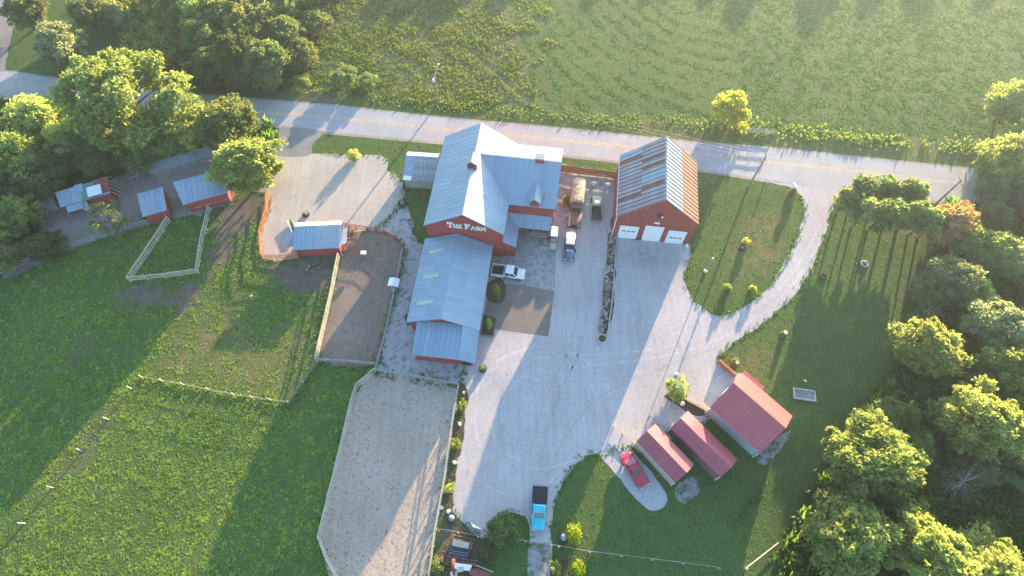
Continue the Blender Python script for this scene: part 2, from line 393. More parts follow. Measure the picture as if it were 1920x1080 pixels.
def gravel_mat(name, base, weeds=.0, marks=0., rings=None, stains=()):
    m, nt, p = nmat(name); v = wpos(nt)
    n1 = rampf(nt, noise(nt, v, .12, 4), .3, .7); n2 = rampf(nt, noise(nt, v, 1.7, 4, .7), .28, .72); n3 = rampf(nt, noise(nt, v, 3.6, 3, .8), .32, .68)
    c = mixc(nt, n1, tuple(x * .88 for x in base), tuple(x * 1.08 for x in base))
    c = mixc(nt, n2, mixc(nt, 1., c, (.82, .82, .84), 'MULTIPLY'), c)
    c = mixc(nt, n3, mixc(nt, 1., c, (.76, .76, .76), 'MULTIPLY'), c)
    mp_ = nt.nodes.new('ShaderNodeMapping'); mp_.inputs['Scale'].default_value = (1.5, .10, 1.); mp_.inputs['Rotation'].default_value = (0, 0, .12); nt.links.new(v, mp_.inputs['Vector'])
    n4 = rampf(nt, noise(nt, mp_.outputs['Vector'], 1., 3, .6), .40, .72)
    c = mixc(nt, n4, c, mixc(nt, 1., c, (.87, .86, .86), 'MULTIPLY'))
    n5 = rampf(nt, noise(nt, v, .33, 5, .75), .60, .78)
    c = mixc(nt, n5, c, mixc(nt, 1., c, (.74, .73, .74), 'MULTIPLY'))
    if weeds:
        w = rampf(nt, noise(nt, v, .9, 5, .75), .62 - weeds * .3, .74 - weeds * .25)
        c = mixc(nt, w, c, (.10, .105, .06))
    if marks:
        dv = nt.nodes.new('ShaderNodeVectorMath'); dv.operation = 'ADD'; nz = nd(nt, 'ShaderNodeTexNoise', Scale=1.6, Detail=2.); nt.links.new(v, nz.inputs['Vector'])
        nt.links.new(v, dv.inputs[0]); nt.links.new(nz.outputs['Color'], dv.inputs[1])
        acc = None
        for sc_, th in ((2.0, .20), (2.9, .17)):
            vo = nd(nt, 'ShaderNodeTexVoronoi', Scale=sc_, Randomness=1.); nt.links.new(dv.outputs[0], vo.inputs['Vector'])
            sp = rampf(nt, vo.outputs['Distance'], th + .11, th - .03)
            if acc is None: acc = sp
            else:
                mxx = nt.nodes.new('ShaderNodeMath'); mxx.operation = 'MAXIMUM'; nt.links.new(acc, mxx.inputs[0]); nt.links.new(sp, mxx.inputs[1]); acc = mxx.outputs[0]
        pm = nt.nodes.new('ShaderNodeMath'); pm.operation = 'MULTIPLY'; nt.links.new(acc, pm.inputs[0])
        nt.links.new(rampf(nt, noise(nt, v, .22, 4, .7), .30, .52), pm.inputs[1])
        k = nt.nodes.new('ShaderNodeMath'); k.operation = 'MULTIPLY'; k.inputs[1].default_value = marks; nt.links.new(pm.outputs[0], k.inputs[0])
        c = mixc(nt, k.outputs[0], c, tuple(x * .36 for x in base))
    hgt = noise(nt, v, 6, 4, .7)
    if rings:
        for (cx, cy), freq, amt, r0, r1 in rings:
            vm = nt.nodes.new('ShaderNodeVectorMath'); vm.operation = 'DISTANCE'; nt.links.new(v, vm.inputs[0]); vm.inputs[1].default_value = (cx, cy, 0)
            nn = nt.nodes.new('ShaderNodeMath'); nn.operation = 'MULTIPLY_ADD'; nt.links.new(noise(nt, v, .25, 3), nn.inputs[0]); nn.inputs[1].default_value = 1.6; nt.links.new(vm.outputs['Value'], nn.inputs[2])
            mm = nt.nodes.new('ShaderNodeMath'); mm.operation = 'MULTIPLY'; nt.links.new(nn.outputs[0], mm.inputs[0]); mm.inputs[1].default_value = freq
            ss = nt.nodes.new('ShaderNodeMath'); ss.operation = 'SINE'; nt.links.new(mm.outputs[0], ss.inputs[0])
            a_ = rampf(nt, ss.outputs[0], .82, 1.); b_ = rampf(nt, vm.outputs['Value'], r1, r1 - 2.5); c_ = rampf(nt, vm.outputs['Value'], r0, r0 + 1.5)
            q = nt.nodes.new('ShaderNodeMath'); q.operation = 'MULTIPLY'; nt.links.new(a_, q.inputs[0]); nt.links.new(b_, q.inputs[1])
            q2 = nt.nodes.new('ShaderNodeMath'); q2.operation = 'MULTIPLY'; nt.links.new(q.outputs[0], q2.inputs[0]); nt.links.new(c_, q2.inputs[1])
            q3 = nt.nodes.new('ShaderNodeMath'); q3.operation = 'MULTIPLY'; nt.links.new(q2.outputs[0], q3.inputs[0]); nt.links.new(rampf(nt, noise(nt, v, .3, 3), .4, .6), q3.inputs[1])
            q4 = nt.nodes.new('ShaderNodeMath'); q4.operation = 'MULTIPLY'; q4.inputs[1].default_value = abs(amt); nt.links.new(q3.outputs[0], q4.inputs[0])
            c = mixc(nt, q4.outputs[0], c, tuple(min(1, x * (1.35 if amt > 0 else .6)) for x in base))
    for (px_, py_), rx, ry, amt, scol in stains:     # worn, oily and muddy places, each with a shape of its own
        q_ = G(px_, py_); mp2 = nt.nodes.new('ShaderNodeMapping'); mp2.vector_type = 'TEXTURE'; mp2.inputs['Location'].default_value = q_; mp2.inputs['Scale'].default_value = (rx, ry, 1); nt.links.new(v, mp2.inputs['Vector'])
        ln = nt.nodes.new('ShaderNodeVectorMath'); ln.operation = 'LENGTH'; nt.links.new(mp2.outputs['Vector'], ln.inputs[0])
        a1 = rampf(nt, ln.outputs['Value'], 1.0, .25); a2 = rampf(nt, noise(nt, v, .9, 5, .75), .40, .66)
        mu = nt.nodes.new('ShaderNodeMath'); mu.operation = 'MULTIPLY'; nt.links.new(a1, mu.inputs[0]); nt.links.new(a2, mu.inputs[1])
        m2_ = nt.nodes.new('ShaderNodeMath'); m2_.operation = 'MULTIPLY'; m2_.inputs[1].default_value = amt; nt.links.new(mu.outputs[0], m2_.inputs[0])
        c = mixc(nt, m2_.outputs[0], c, scol)
    nt.links.new(c, p.inputs['Base Color']); p.inputs['Roughness'].default_value = .95; p.inputs['Specular IOR Level'].default_value = .15
    bump(nt, p, hgt, .6, .04)
    return m
yc = G(1020, 770)
m_gravel = gravel_mat('white_gravel', (.51, .475, .475), rings=[((yc.x, yc.y), 3.1, .22, 5.0, 12.5), ((yc.x - 4, yc.y - 3), 3.7, .18, 6.0, 11)], stains=[((1215, 478), 6, 3.2, .6, (.20, .19, .20)), ((1060, 380), 3.2, 12, .95, (.17, .125, .10)), ((1120, 345), 6, 3, .8, (.19, .15, .13)), ((1198, 600), 1.6, 6, .45, (.24, .235, .24)), ((1085, 520), 2.5, 5, .3, (.26, .25, .25)), ((905, 680), 3, 3, .25, (.3, .27, .24))])
m_gravel2 = gravel_mat('weedy_gravel', (.44, .43, .43), weeds=.35)
m_gravel3 = gravel_mat('coarse_gravel', (.36, .36, .37), weeds=.55, marks=.3)
m_lot = gravel_mat('sandy_lot', (.50, .45, .39), stains=[((590, 330), 1.5, 9, .5, (.30, .27, .25)), ((640, 380), 5, 4, .3, (.36, .31, .26)), ((520, 450), 3, 4, .3, (.34, .29, .24))])
m_lot2 = gravel_mat('dusty_yard', (.30, .27, .25), weeds=.12)
ac = G(735, 960)
m_arena = gravel_mat('riding_sand', (.50, .405, .325), marks=1., rings=[((ac.x, ac.y - 4), 5.6, -.8, 1.2, 9.5)], stains=[((745, 820), 5, 7, .5, (.30, .25, .215)), ((690, 900), 3, 6, .3, (.36, .31, .27))])
m_mud = gravel_mat('paddock_dirt', (.26, .20, .165), weeds=.22, marks=.85, stains=[((690, 500), 5, 6, .7, (.10, .085, .08)), ((722, 590), 1.6, 7, .7, (.30, .21, .12)), ((650, 630), 4, 5, .6, (.33, .27, .22)), ((655, 560), 2.5, 7, .5, (.28, .23, .20))])
m_asph = M('asphalt_road', (.32, .32, .345), .85, var=.1, scale=.25, fine=.12, world=True, spec=.25)
m_asph2 = M('brown_asphalt', (.185, .16, .145), .85, var=.12, scale=.5, fine=.15, world=True, spec=.25)
m_yel = M('yellow_line', (.46, .345, .22), .8, var=.25, scale=1.5, world=True)
m_should = M('road_shoulder', (.30, .27, .235), .95, var=.25, scale=.8, fine=.25, world=True)
# stamped patio
mp, nt, p = nmat('patio_stone'); v = wpos(nt)
vo = nd(nt, 'ShaderNodeTexVoronoi', Scale=.9); vo.feature = 'DISTANCE_TO_EDGE'; nt.links.new(v, vo.inputs['Vector'])
c = mixc(nt, rampf(nt, noise(nt, v, .8, 5, .7), .3, .7), (.17, .16, .17), (.30, .28, .29))
c = mixc(nt, rampf(nt, vo.outputs['Distance'], .02, .09), (.33, .31, .32), c)
nt.links.new(c, p.inputs['Base Color']); p.inputs['Roughness'].default_value = .85; bump(nt, p, vo.outputs['Distance'], .4, .05)

def ribbon(name, top, bot, z, mat, hard=True):
    a, b = smooth_poly(GP(top), 3, 0, closed=False), smooth_poly(GP(bot), 3, 0, closed=False)
    a.append(GP(top)[-1]); b.append(GP(bot)[-1])
    n = 160
    def res(q):
        q = np.array(q); d = np.r_[0, np.cumsum(np.hypot(*np.diff(q, axis=0).T))]; t = np.linspace(0, d[-1], n)
        return np.stack([np.interp(t, d, q[:, 0]), np.interp(t, d, q[:, 1])], -1)
    A, B = res(a), res(b)
    vs = [(x, y, z) for x, y in A] + [(x, y, z) for x, y in B]
    o = structure(MB().add(vs, [(n + i, n + i + 1, i + 1, i) for i in range(n - 1)]).build(name, mat))
    if hard: HARD.append([tuple(q) for q in A] + [tuple(q) for q in B[::-1]])
    return o
def off(pts, dy): return [(x, y + dy) for x, y in pts]
ribbon('road_shoulder', off(ROAD_TOP, -3), off(ROAD_BOT, 4), .004, m_should)
ribbon('road', ROAD_TOP, ROAD_BOT, .012, m_asph)
ribbon('road_line', off(ROAD_MID, -2.4), off(ROAD_MID, -.7), .016, m_yel, False)
ribbon('road_line', off(ROAD_MID, .7), off(ROAD_MID, 2.4), .016, m_yel, False)
sheet('gravel_yard', GRAVEL, .008, m_gravel, .10)
sheet('sandy_lot', LOT, .008, m_lot, .10, seed=2)
sheet('dusty_yard', LOT2, .008, m_lot2, .25, seed=3)
sheet('gravel_strip', SIDE, .004, m_gravel2, .2, seed=4)
sheet('paddock_dirt', PADDOCK, .012, m_mud, .1, seed=5)
sheet('riding_arena', ARENA, .012, m_arena, .1, seed=6)
sheet('car_pad', CARPAD, .012, m_gravel, .06, seed=7)
sheet('weedy_patch', NEARSIDE_GRAVEL, .008, m_gravel3, .35, seed=8, hard=False)
sheet('coarse_lane', [(992, 1018), (1031, 1018), (1029, 1100), (989, 1100)], .012, m_gravel3, .08, rounding=False)
def track(pts, w=.32, mat=None):
    q = [Vector(p_) for p_ in smooth_poly(GP(pts), .8, 0, closed=False)]; vs = []
    for i, p_ in enumerate(q):
        d = (q[min(i + 1, len(q) - 1)] - q[max(i - 1, 0)]).normalized(); n_ = Vector((-d.y, d.x)); k = w * (.35 + .65 * rnd.random()) / 2
        vs += [(p_.x + n_.x * k, p_.y + n_.y * k, .0125), (p_.x - n_.x * k, p_.y - n_.y * k, .0125)]
    structure(MB().add(vs, [(2 * i, 2 * i + 1, 2 * i + 3, 2 * i + 2) for i in range(len(q) - 1)]).build('tyre_track', mat))
m_tr1 = gravel_mat('packed_white_gravel', (.57, .535, .53)); m_tr2 = gravel_mat('packed_dark_gravel', (.46, .435, .435))
for pts in ([(1553, 420), (1528, 470), (1490, 530), (1440, 580), (1370, 625), (1270, 662), (1160, 680), (1060, 690)], [(1540, 415), (1513, 468), (1476, 524), (1428, 570), (1360, 612), (1262, 648), (1150, 662), (1050, 668)]): track(pts, .42, m_tr1)
for pts in ([(1350, 650), (1240, 690), (1130, 740), (1060, 820), (1025, 900)], [(1110, 480), (1105, 560), (1085, 660), (1040, 760), (1010, 880)], [(1090, 482), (1086, 560), (1066, 655), (1020, 755), (990, 870)], [(950, 700), (935, 780), (945, 850), (985, 900)]): track(pts, .3, m_tr2)
sheet('apron', APRON, .02, M('grey_asphalt', (.20, .20, .205), .85, var=.15, scale=.5, fine=.12, world=True), .05)
sheet('patio', PATIO, .012, mp, 0, rounding=False)
sheet('asphalt_pad', ASPHALT, .016, m_asph2, 0, rounding=False)
sheet('shed_drive', [(0, -30), (38, -30), (30, 30), (12, 110), (8, 135), (-15, 131), (-8, 100)], .008, m_lot2, .15, seed=9)
sheet('shed_slab', [(1418, 853), (1478, 808), (1474, 826), (1440, 868), (1422, 866)], .008, m_gravel3, .15, seed=10)
m_oil = M('oil_stained_gravel', (.22, .21, .21), .9, var=.35, scale=.6, fine=.3, world=True)
HARD.append([tuple(G(x, y)[:2]) for x, y in ((794, 440), (812, 330), (836, 290), (900, 300), (1050, 310), (1045, 440), (925, 470), (905, 600), (885, 680), (785, 680), (764, 610))])
HARD.append([tuple(G(x, y)[:2]) for x, y in ((1157, 437), (1165, 350), (1300, 360), (1285, 455))])
# ------------------------------------------------------------------ buildings
PANEL = {}
def panel_mesh(w, s, mats, rib=.05, ribw=.07, nrib=1):
    key = (round(w, 3), round(s, 3), tuple(m.name for m in mats), rib, nrib)
    if key not in PANEL:
        b = MB().box(0, s, .004, w - .004, 0, .022)
        for k in range(nrib):
            y = w * k / nrib
            b.box(.002, s - .002, y + .008, y + .008 + ribw, .0225, .022 + rib, 1)
        PANEL[key] = b.mesh('roof_panel', mats)
    return PANEL[key]
def cover(roof, o, u, v, U, S, n, mats, courses=1, pick=None, rib=.04, nrib=1, gap=.0):
    """covers the slope (origin o at the eave, u along the eave for U metres, v up the slope for S metres) with n sheets per course"""
    o, u, v = Vector(o), Vector(u).normalized(), Vector(v).normalized()
    if v.cross(u).z < 0: o = o + u * U; u = -u
    nn = v.cross(u); w = U / n; s = S / courses
    for c in range(courses):
        for i in range(n):
            ms = pick(c, i) if pick else mats
            M4 = Matrix((v, u, nn)).transposed().to_4x4(); M4.translation = o + u * (w * i) + v * (s * c) + nn * (.004 + .012 * (courses - 1 - c) * 0 + .003 * c)
            link('roof_panel', panel_mesh(w, s, ms, rib, .07, nrib), roof, M4)
def slope(mb, x0, z0, x1, z1, y0, y1, t=.1):
    mb.slab([(x0, y0, z0), (x1, y0, z1), (x1, y1, z1), (x0, y1, z0)], t)

class Gable:
    def __init__(s, name, label, cat, X, Y, th, L, wl, wr, hr, hl, hre, over, wall, rmats, n, courses=1, pick=None, rib=.04, nrib=1, cap=None, group=None):
        s.root = thing(name, label, cat, (X, Y), -th, group)
        s.th = th; s.X = X; s.Y = Y
        kl, kr = (hr - hl) / wl, (hr - hre) / wr
        a0, a1 = -wl + over, wr - over; dz = .13
        s.a0, s.a1, s.over = a0, a1, over
        s.wall = MB().prism([(a0, 0), (a1, 0), (a1, hre + kr * over - dz), (0, hr - dz), (a0, hl + kl * over - dz)], over, L - over).build('wall', wall, s.root)
        b = MB(); slope(b, -wl, hl, 0, hr, 0, L); slope(b, wr, hre, 0, hr, 0, L)
        s.roof = b.build('roof', rmats[0], s.root)
        pl = (lambda c, i: pick('L', c, i)) if pick else None; pr = (lambda c, i: pick('R', c, i)) if pick else None
        cover(s.roof, (-wl, 0, hl), (0, 1, 0), (wl, 0, hr - hl), L, math.hypot(wl, hr - hl), n, rmats, courses, pl, rib, nrib)
        cover(s.roof, (wr, 0, hre), (0, 1, 0), (-wr, 0, hr - hre), L, math.hypot(wr, hr - hre), n, rmats, courses, pr, rib, nrib)
        c = MB(); e = .22
        c.slab([(-e, -.02, hr - e * kl + .05), (0, -.02, hr + .06), (0, L + .02, hr + .06), (-e, L + .02, hr - e * kl + .05)], .02)
        c.slab([(e, -.02, hr - e * kr + .05), (0, -.02, hr + .06), (0, L + .02, hr + .06), (e, L + .02, hr - e * kr + .05)], .02)
        c.build('ridge_cap', cap or rmats[0], s.roof)
        # rake boards along the near gable
        t = MB()
        for w, h in ((-wl, hl), (wr, hre)): t.bar((w, .03, h - .16), (0, .03, hr - .16), .05, .16)
        t.build('trim', M('trim_' + wall.name, tuple(x * .8 for x in wall.node_tree.nodes['Principled BSDF'].inputs['Base Color'].default_value[:3]) if False else (.16, .06, .06), .7), s.root)
    def part(s, mb, name, mats, parent=None): return mb.build(name, mats, parent or s.root)

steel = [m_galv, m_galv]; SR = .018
# --- the big barn
BX, BY, BT = -7.22, 48.5, .1297
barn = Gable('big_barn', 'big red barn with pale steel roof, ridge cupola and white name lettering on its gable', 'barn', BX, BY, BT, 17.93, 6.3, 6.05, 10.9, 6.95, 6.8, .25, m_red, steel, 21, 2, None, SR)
br = barn.root
# letters (slab serif, small capitals)
STROKES = {
 'T': [(0, .78, 1, 1), (.38, .08, .62, .78), (.24, 0, .76, .13), (0, .6, .12, .8), (.88, .6, 1, .8)],
 'H': [(.08, .08, .3, .92), (.7, .08, .92, .92), (.3, .42, .7, .58), (0, 0, .38, .13), (.62, 0, 1, .13), (0, .87, .38, 1), (.62, .87, 1, 1)],
 'E': [(.08, .1, .32, .9), (0, .85, .95, 1), (0, 0, 1, .15), (.32, .42, .72, .58), (.84, .68, .95, .86), (.88, .14, 1, .32), (.62, .34, .72, .66)],
 'F': [(.08, .1, .34, .9), (0, .84, 1, 1), (0, 0, .46, .13), (.34, .42, .74, .57), (.88, .66, 1, .85), (.64, .34, .74, .65)],
 'R': [(.08, .1, .3, .9), (0, .86, .75, 1), (0, 0, .4, .13), (.3, .44, .72, .57), (.68, .52, .9, .92), (.6, 0, 1, .13)],
 'M': [(.06, .1, .22, .9), (.78, .1, .94, .9), (0, 0, .3, .13), (.7, 0, 1, .13), (0, .87, .24, 1), (.76, .87, 1, 1)],
 'A': [(.24, .26, .76, .4), (0, 0, .32, .12), (.68, 0, 1, .12)]}
DIAG = {'R': [((.5, .48), (.84, .06), .2)], 'M': [((.14, .95), (.5, .35), .16), ((.86, .95), (.5, .35), .16)], 'A': [((.14, .05), (.48, .97), .17), ((.86, .05), (.52, .97), .2)]}
x = -2.62; zb = 7.0
for ch, wd, ht in (('T', .90, 1.3), ('H', .68, .95), ('E', .60, .95), (' ', .30, 0), ('F', .84, 1.3), ('A', .74, .95), ('R', .70, .95), ('M', .82, .92)):
    if ch != ' ':
        b = MB()
        for k, (x0, z0, x1, z1) in enumerate(STROKES[ch]): b.box(x + x0 * wd, x + x1 * wd, 1e-9 + .13 - .004 * (k % 5), .24, zb + z0 * ht, zb + z1 * ht)
        for k, (p0, p1, w) in enumerate(DIAG.get(ch, [])): b.bar((x + p0[0] * wd, .19, zb + p0[1] * ht), (x + p1[0] * wd, .19, zb + p1[1] * ht), .11 + .006 * k, w)
        b.build('letter', m_white, br)
    x += wd * 1.0 + .05
# gable details
MB().bar((-6.0, .28, 4.5), (-5.2, .28, 4.35), .06, .08).build('bracket', m_board, br)
w = MB().box(3.0, 3.55, .26, .34, 2.8, 3.1).build('window', m_white, br)
s_ = MB().box(2.55, 3.3, .26, .33, 1.35, 1.8).build('window', m_white, br); MB().box(2.65, 3.2, .245, .258, 1.42, 1.73).build('pane', m_glass, s_)
# cross wing
WB0, WBR, WB1, WR, WZ, WE = 5.6, 12.1, 17.86, 13.42, 10.35, 6.85
wing = br
MB().add([(4, WB0 + .35, 0), (WR - .3, WB0 + .35, 0), (WR - .3, WB1 - .35, 0), (4, WB1 - .35, 0), (4, WB0 + .35, WE + .05), (WR - .3, WB0 + .35, WE + .05), (WR - .3, WB1 - .35, WE + .05), (4, WB1 - .35, WE + .05), (WR - .3, WBR, WZ - .14), (4, WBR, WZ - .14)],
         [(0, 1, 5, 4), (1, 2, 6, 8, 5), (2, 3, 7, 6), (3, 0, 4, 9, 7), (4, 5, 8, 9), (6, 7, 9, 8)]).build('wing_wall', m_red, br)
b = MB(); b.slab([(5.6, WB0, WE), (WR, WB0, WE), (WR, WBR, WZ), (.6, WBR, WZ)], .1); b.slab([(6.0, WB1, WE), (WR, WB1, WE), (WR, WBR, WZ), (.6, WBR, WZ)], .1)
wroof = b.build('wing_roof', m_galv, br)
SF = math.hypot(WBR - WB0, WZ - WE); SBk = math.hypot(WB1 - WBR, WZ - WE)
nW = 14; w_ = WR / nW
for i in range(nW):       # sheets beside the valley are cut to its line
    x0, x1 = i * w_ + .0, (i + 1) * w_
    for e, (yb, up, Sx) in enumerate(((WB0, 1, SF), (WB1, -1, SBk))):
        eave_in = 5.9
        f0 = max(0, 1 - x1 / eave_in) if x1 < eave_in else 0     # fraction of the slope hidden behind the main roof
        if f0 > .93: continue
        z0, z1 = WE + (WZ - WE) * f0, WZ
        y0, y1 = yb + (WBR - yb) * f0, WBR
        vdir = Vector((0, y1 - y0, z1 - z0)); o = Vector((x0, y0, z0)); u = Vector((1, 0, 0))
        if vdir.normalized().cross(u).z < 0: o = o + u * w_; u = -u
        vd = vdir.normalized(); nn = vd.cross(u); M4 = Matrix((vd, u, nn)).transposed().to_4x4(); M4.translation = o + nn * .006
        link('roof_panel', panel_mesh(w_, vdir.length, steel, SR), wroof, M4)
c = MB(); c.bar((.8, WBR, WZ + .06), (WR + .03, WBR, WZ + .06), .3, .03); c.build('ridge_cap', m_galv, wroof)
MB().bar((6.0, WB0 - .02, WE - .1), (WR, WB0 - .02, WE - .1), .04, .16).build('trim', M('trim_dark', (.16, .06, .06), .7), br)
# cupola astride the main ridge
cu = MB(); cu.prism([(-.72, 9.7), (.72, 9.7), (.72, 11.9), (0, 12.35), (-.72, 11.9)], 8.75, 10.35); cup = cu.build('cupola', m_red, br)
b = MB(); slope(b, -.98, 11.78, 0, 12.5, 8.55, 10.55, .07); slope(b, .98, 11.78, 0, 12.5, 8.55, 10.55, .07); b.build('cupola_roof', m_galv, cup)
b = MB()
for z in (10.9, 11.15, 11.4, 11.65): b.box(-.5, .5, 8.7, 8.74, z, z + .16)
b.build('louvre', M('dark_red', (.14, .03, .03), .8), cup)
# square vent box on the wing ridge
vb = MB().box(9.45, 10.75, 11.6, 12.7, 9.2, 11.0).build('vent_box', m_red, br); MB().frustum((9.35, 10.85, 11.5, 12.8), (9.45, 10.75, 11.6, 12.7), 11.0, 11.14).build('vent_lid', m_galv2, vb)
# gabled dormer over the wing eave
d = MB(); d.prism([(9.35, 6.4), (10.7, 6.4), (10.7, 8.3), (10.02, 8.85), (9.35, 8.3)], 5.7, 8.9); dm = d.build('dormer', m_red, br)
b = MB(); slope(b, 9.05, 8.1, 10.02, 9.0, 5.45, 9.6, .07); slope(b, 11.0, 8.1, 10.02, 9.0, 5.45, 9.6, .07); b.build('dormer_roof', m_galv, dm)
# wrap-around porch roof and its posts
b = MB(); b.slab([(5.6, .3, 4.35), (7.85, .3, 3.1), (7.85, 4.05, 3.1), (5.7, 6.2, 4.35)], .1); b.slab([(7.85, 4.05, 3.1), (12.95, 4.05, 3.1), (12.95, 6.2, 4.35), (5.7, 6.2, 4.35)], .1)
pr = b.build('porch_roof', m_galv, br)
for i in range(6):
    y0, y1 = .32 + i * .62, .32 + (i + 1) * .62
    cover(pr, (7.85, y0, 3.1), (0, 1, 0), (-2.15, 0, 1.25), .62, math.hypot(2.15, 1.25) * .985, 1, steel)
for i in range(8): cover(pr, (7.85 + i * .637, 4.05, 3.1), (1, 0, 0), (0, 2.1, 1.22), .637, math.hypot(2.1, 1.22) * .985, 1, steel)
for xx, yy in ((7.6, .6), (7.6, 4.3), (10.2, 4.3), (12.7, 4.3)): MB().box(xx - .08, xx + .08, yy - .08, yy + .08, 0, 3.05).build('post', m_redboard, br)
MB().prism([(5.7, 0), (7.7, 0), (7.7, 3.0), (5.7, 4.2)], .5, .62).build('porch_end', m_red, br)
MB().box(7.9, 11.5, 5.86, 5.94, 0, 2.2).build('door', M('dull_red_door', (.16, .05, .04), .8), br)
MB().box(12.6, 14.3, 12.7, 12.85, 9.0, 9.1).build('roof_bracket', m_board, br)

# --- long low barn in front
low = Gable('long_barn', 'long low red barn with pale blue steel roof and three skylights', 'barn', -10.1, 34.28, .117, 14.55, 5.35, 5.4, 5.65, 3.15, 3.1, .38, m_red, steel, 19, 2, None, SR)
lr = low.root
def on_left(a, b, up=.05):   # point on the left slope
    return (a, b, 5.65 + a * (5.65 - 3.15) / 5.35 + up)
for bb in (2.55, 7.0, 11.45):
    sk = MB().slab([on_left(-4.3, bb, .075), on_left(-1.75, bb + .1, .075), on_left(-1.75, bb + .75, .075), on_left(-4.3, bb + .65, .075)], .03).build('skylight', M('skylight_sheet', (.42, .45, .36), .5), low.roof)
    MB().slab([on_left(-4.55, bb, .08), on_left(-4.3, bb, .08), on_left(-4.3, bb + .5, .08), on_left(-4.55, bb + .5, .08)], .02).build('vent', m_greyboard, sk)
# lean-to beyond the near gable
e0 = Vector((-3.4, .34, 4.05)); 
b = MB(); b.slab([(-3.7, -4.75, 2.75), (3.0, -4.75, 2.75), (3.0, .3, 3.75), (-3.7, .3, 3.75)], .1)
b.slab([(5.4, -4.75, 2.0), (3.02, -4.75, 2.75), (3.02, 0, 4.2), (5.4, 0, 3.1)], .1)
ext = b.build('lean_to_roof', m_galv, lr)
for i in range(9):
    cover(ext, (-3.7 + i * .744, -4.75, 2.75), (1, 0, 0), (0, 5.05, 1.0), .744, math.hypot(5.05, 1.0), 1, steel)
MB().add([(-3.4, -4.4, 0), (4.9, -4.4, 0), (4.9, .36, 0), (-3.4, .36, 0), (-3.4, -4.4, 2.68), (3.0, -4.4, 2.68), (4.9, -4.4, 2.02), (4.9, .36, 2.02), (3.0, .36, 3.6), (-3.4, .36, 3.6)],
         [(0, 1, 6, 5, 4), (1, 2, 7, 6), (3, 0, 4, 9), (2, 3, 9, 8, 7), (4, 5, 8, 9), (5, 6, 7, 8)]).build('lean_to_wall', m_red, lr)
MB().box(3.3, 4.6, -4.45, -4.41, .05, 1.7).build('door', m_dark, lr)
MB().bar((-5.35, -.03, 3.02), (-5.35, 14.5, 3.02), .1, .12).build('gutter', m_white, lr)
MB().bar((5.42, .03, 3.0), (5.42, 14.5, 3.0), .1, .12).build('gutter', m_galv2, lr)

# --- garage
m_ggalv = M('rust_streaked_roof', (.34, .315, .345), .55, .1, var=.16, scale=.7, fine=.12, each=.10, streak=.5)
GXX, GYY, GT = 22.68, 50.93, .1257
rr = random.Random(5)
gl, gd = [m_ggalv, m_rib], [m_rust, m_rib]
def gpick(side, c, i):
    if side == 'L':
        j = 15 - i if False else i
        if c == 0 and i in (3, 13): return gd
        if c == 0 and i > 13: return [m_new, m_galv2]
        if c == 1 and i in (9, 10, 11, 12): return [m_rust, m_galv2] if i % 2 else gl
        if c == 1 and i == 4: return gd
        if c == 1 and i in (6, 7): return [m_new, m_new]
        return gl
    if c == 0: return [m_rust2, M('pale_rust_seam', (.42, .30, .22), .75)]
    return [m_galv, M('warm_seam', (.36, .26, .21), .75)]
gar = Gable('garage', 'red garage with steep rust streaked metal roof and three white doors', 'garage', GXX, GYY, GT, 12.3, 6.4, 6.15, 11.35, 5.95, 6.05, .12, m_redgar, [m_galv2, m_rib], 16, 2, gpick, .08, 1, m_galv)
gr = gar.root
def garage_door(x0, x1, h, wz):
    d = MB().box(x0 - .1, x1 + .1, .075, .115, 0, h + .1).build('garage_door', m_white, gr)
    n = 4; s = h / n
    for k in range(n): MB().box(x0, x1, .03, .07, k * s + .012, (k + 1) * s - .012).build('door_panel', m_white, d)
    if wz is not None:
        for k in range(3):
            cx = x0 + (x1 - x0) * (.24 + .26 * k); MB().box(cx - .28, cx + .28, .012, .028, wz, wz + .24).build('window', m_glass, d)
    else: MB().box((x0 + x1) / 2 - .15, (x0 + x1) / 2 + .15, .0, .028, 1.3, 1.42).build('handle', m_galv, d)
garage_door(-5.35, -2.5, 3.35, 2.0); garage_door(-1.42, 1.32, 4.0, None); garage_door(2.35, 5.05, 3.35, 1.5)
MB().box(-.42, .42, .05, .115, 4.85, 5.25).build('number_plate', m_white, gr)
l_ = MB().bar((0, .1, 7.75), (0, -.55, 7.6), .1, .1).box(-.55, .35, -.5, -.2, 7.45, 7.62).build('floodlight', m_dark, gr); MB().box(.1, .4, -.62, -.4, 7.52, 7.75).build('lamp', m_lamp, l_)
MB().bar((-6.45, .1, 5.88), (-6.45, 12.2, 5.88), .12, .14).bar((-6.36, .02, 5.8), (-6.36, .02, .1), .1, .1).build('gutter', m_white, gr)

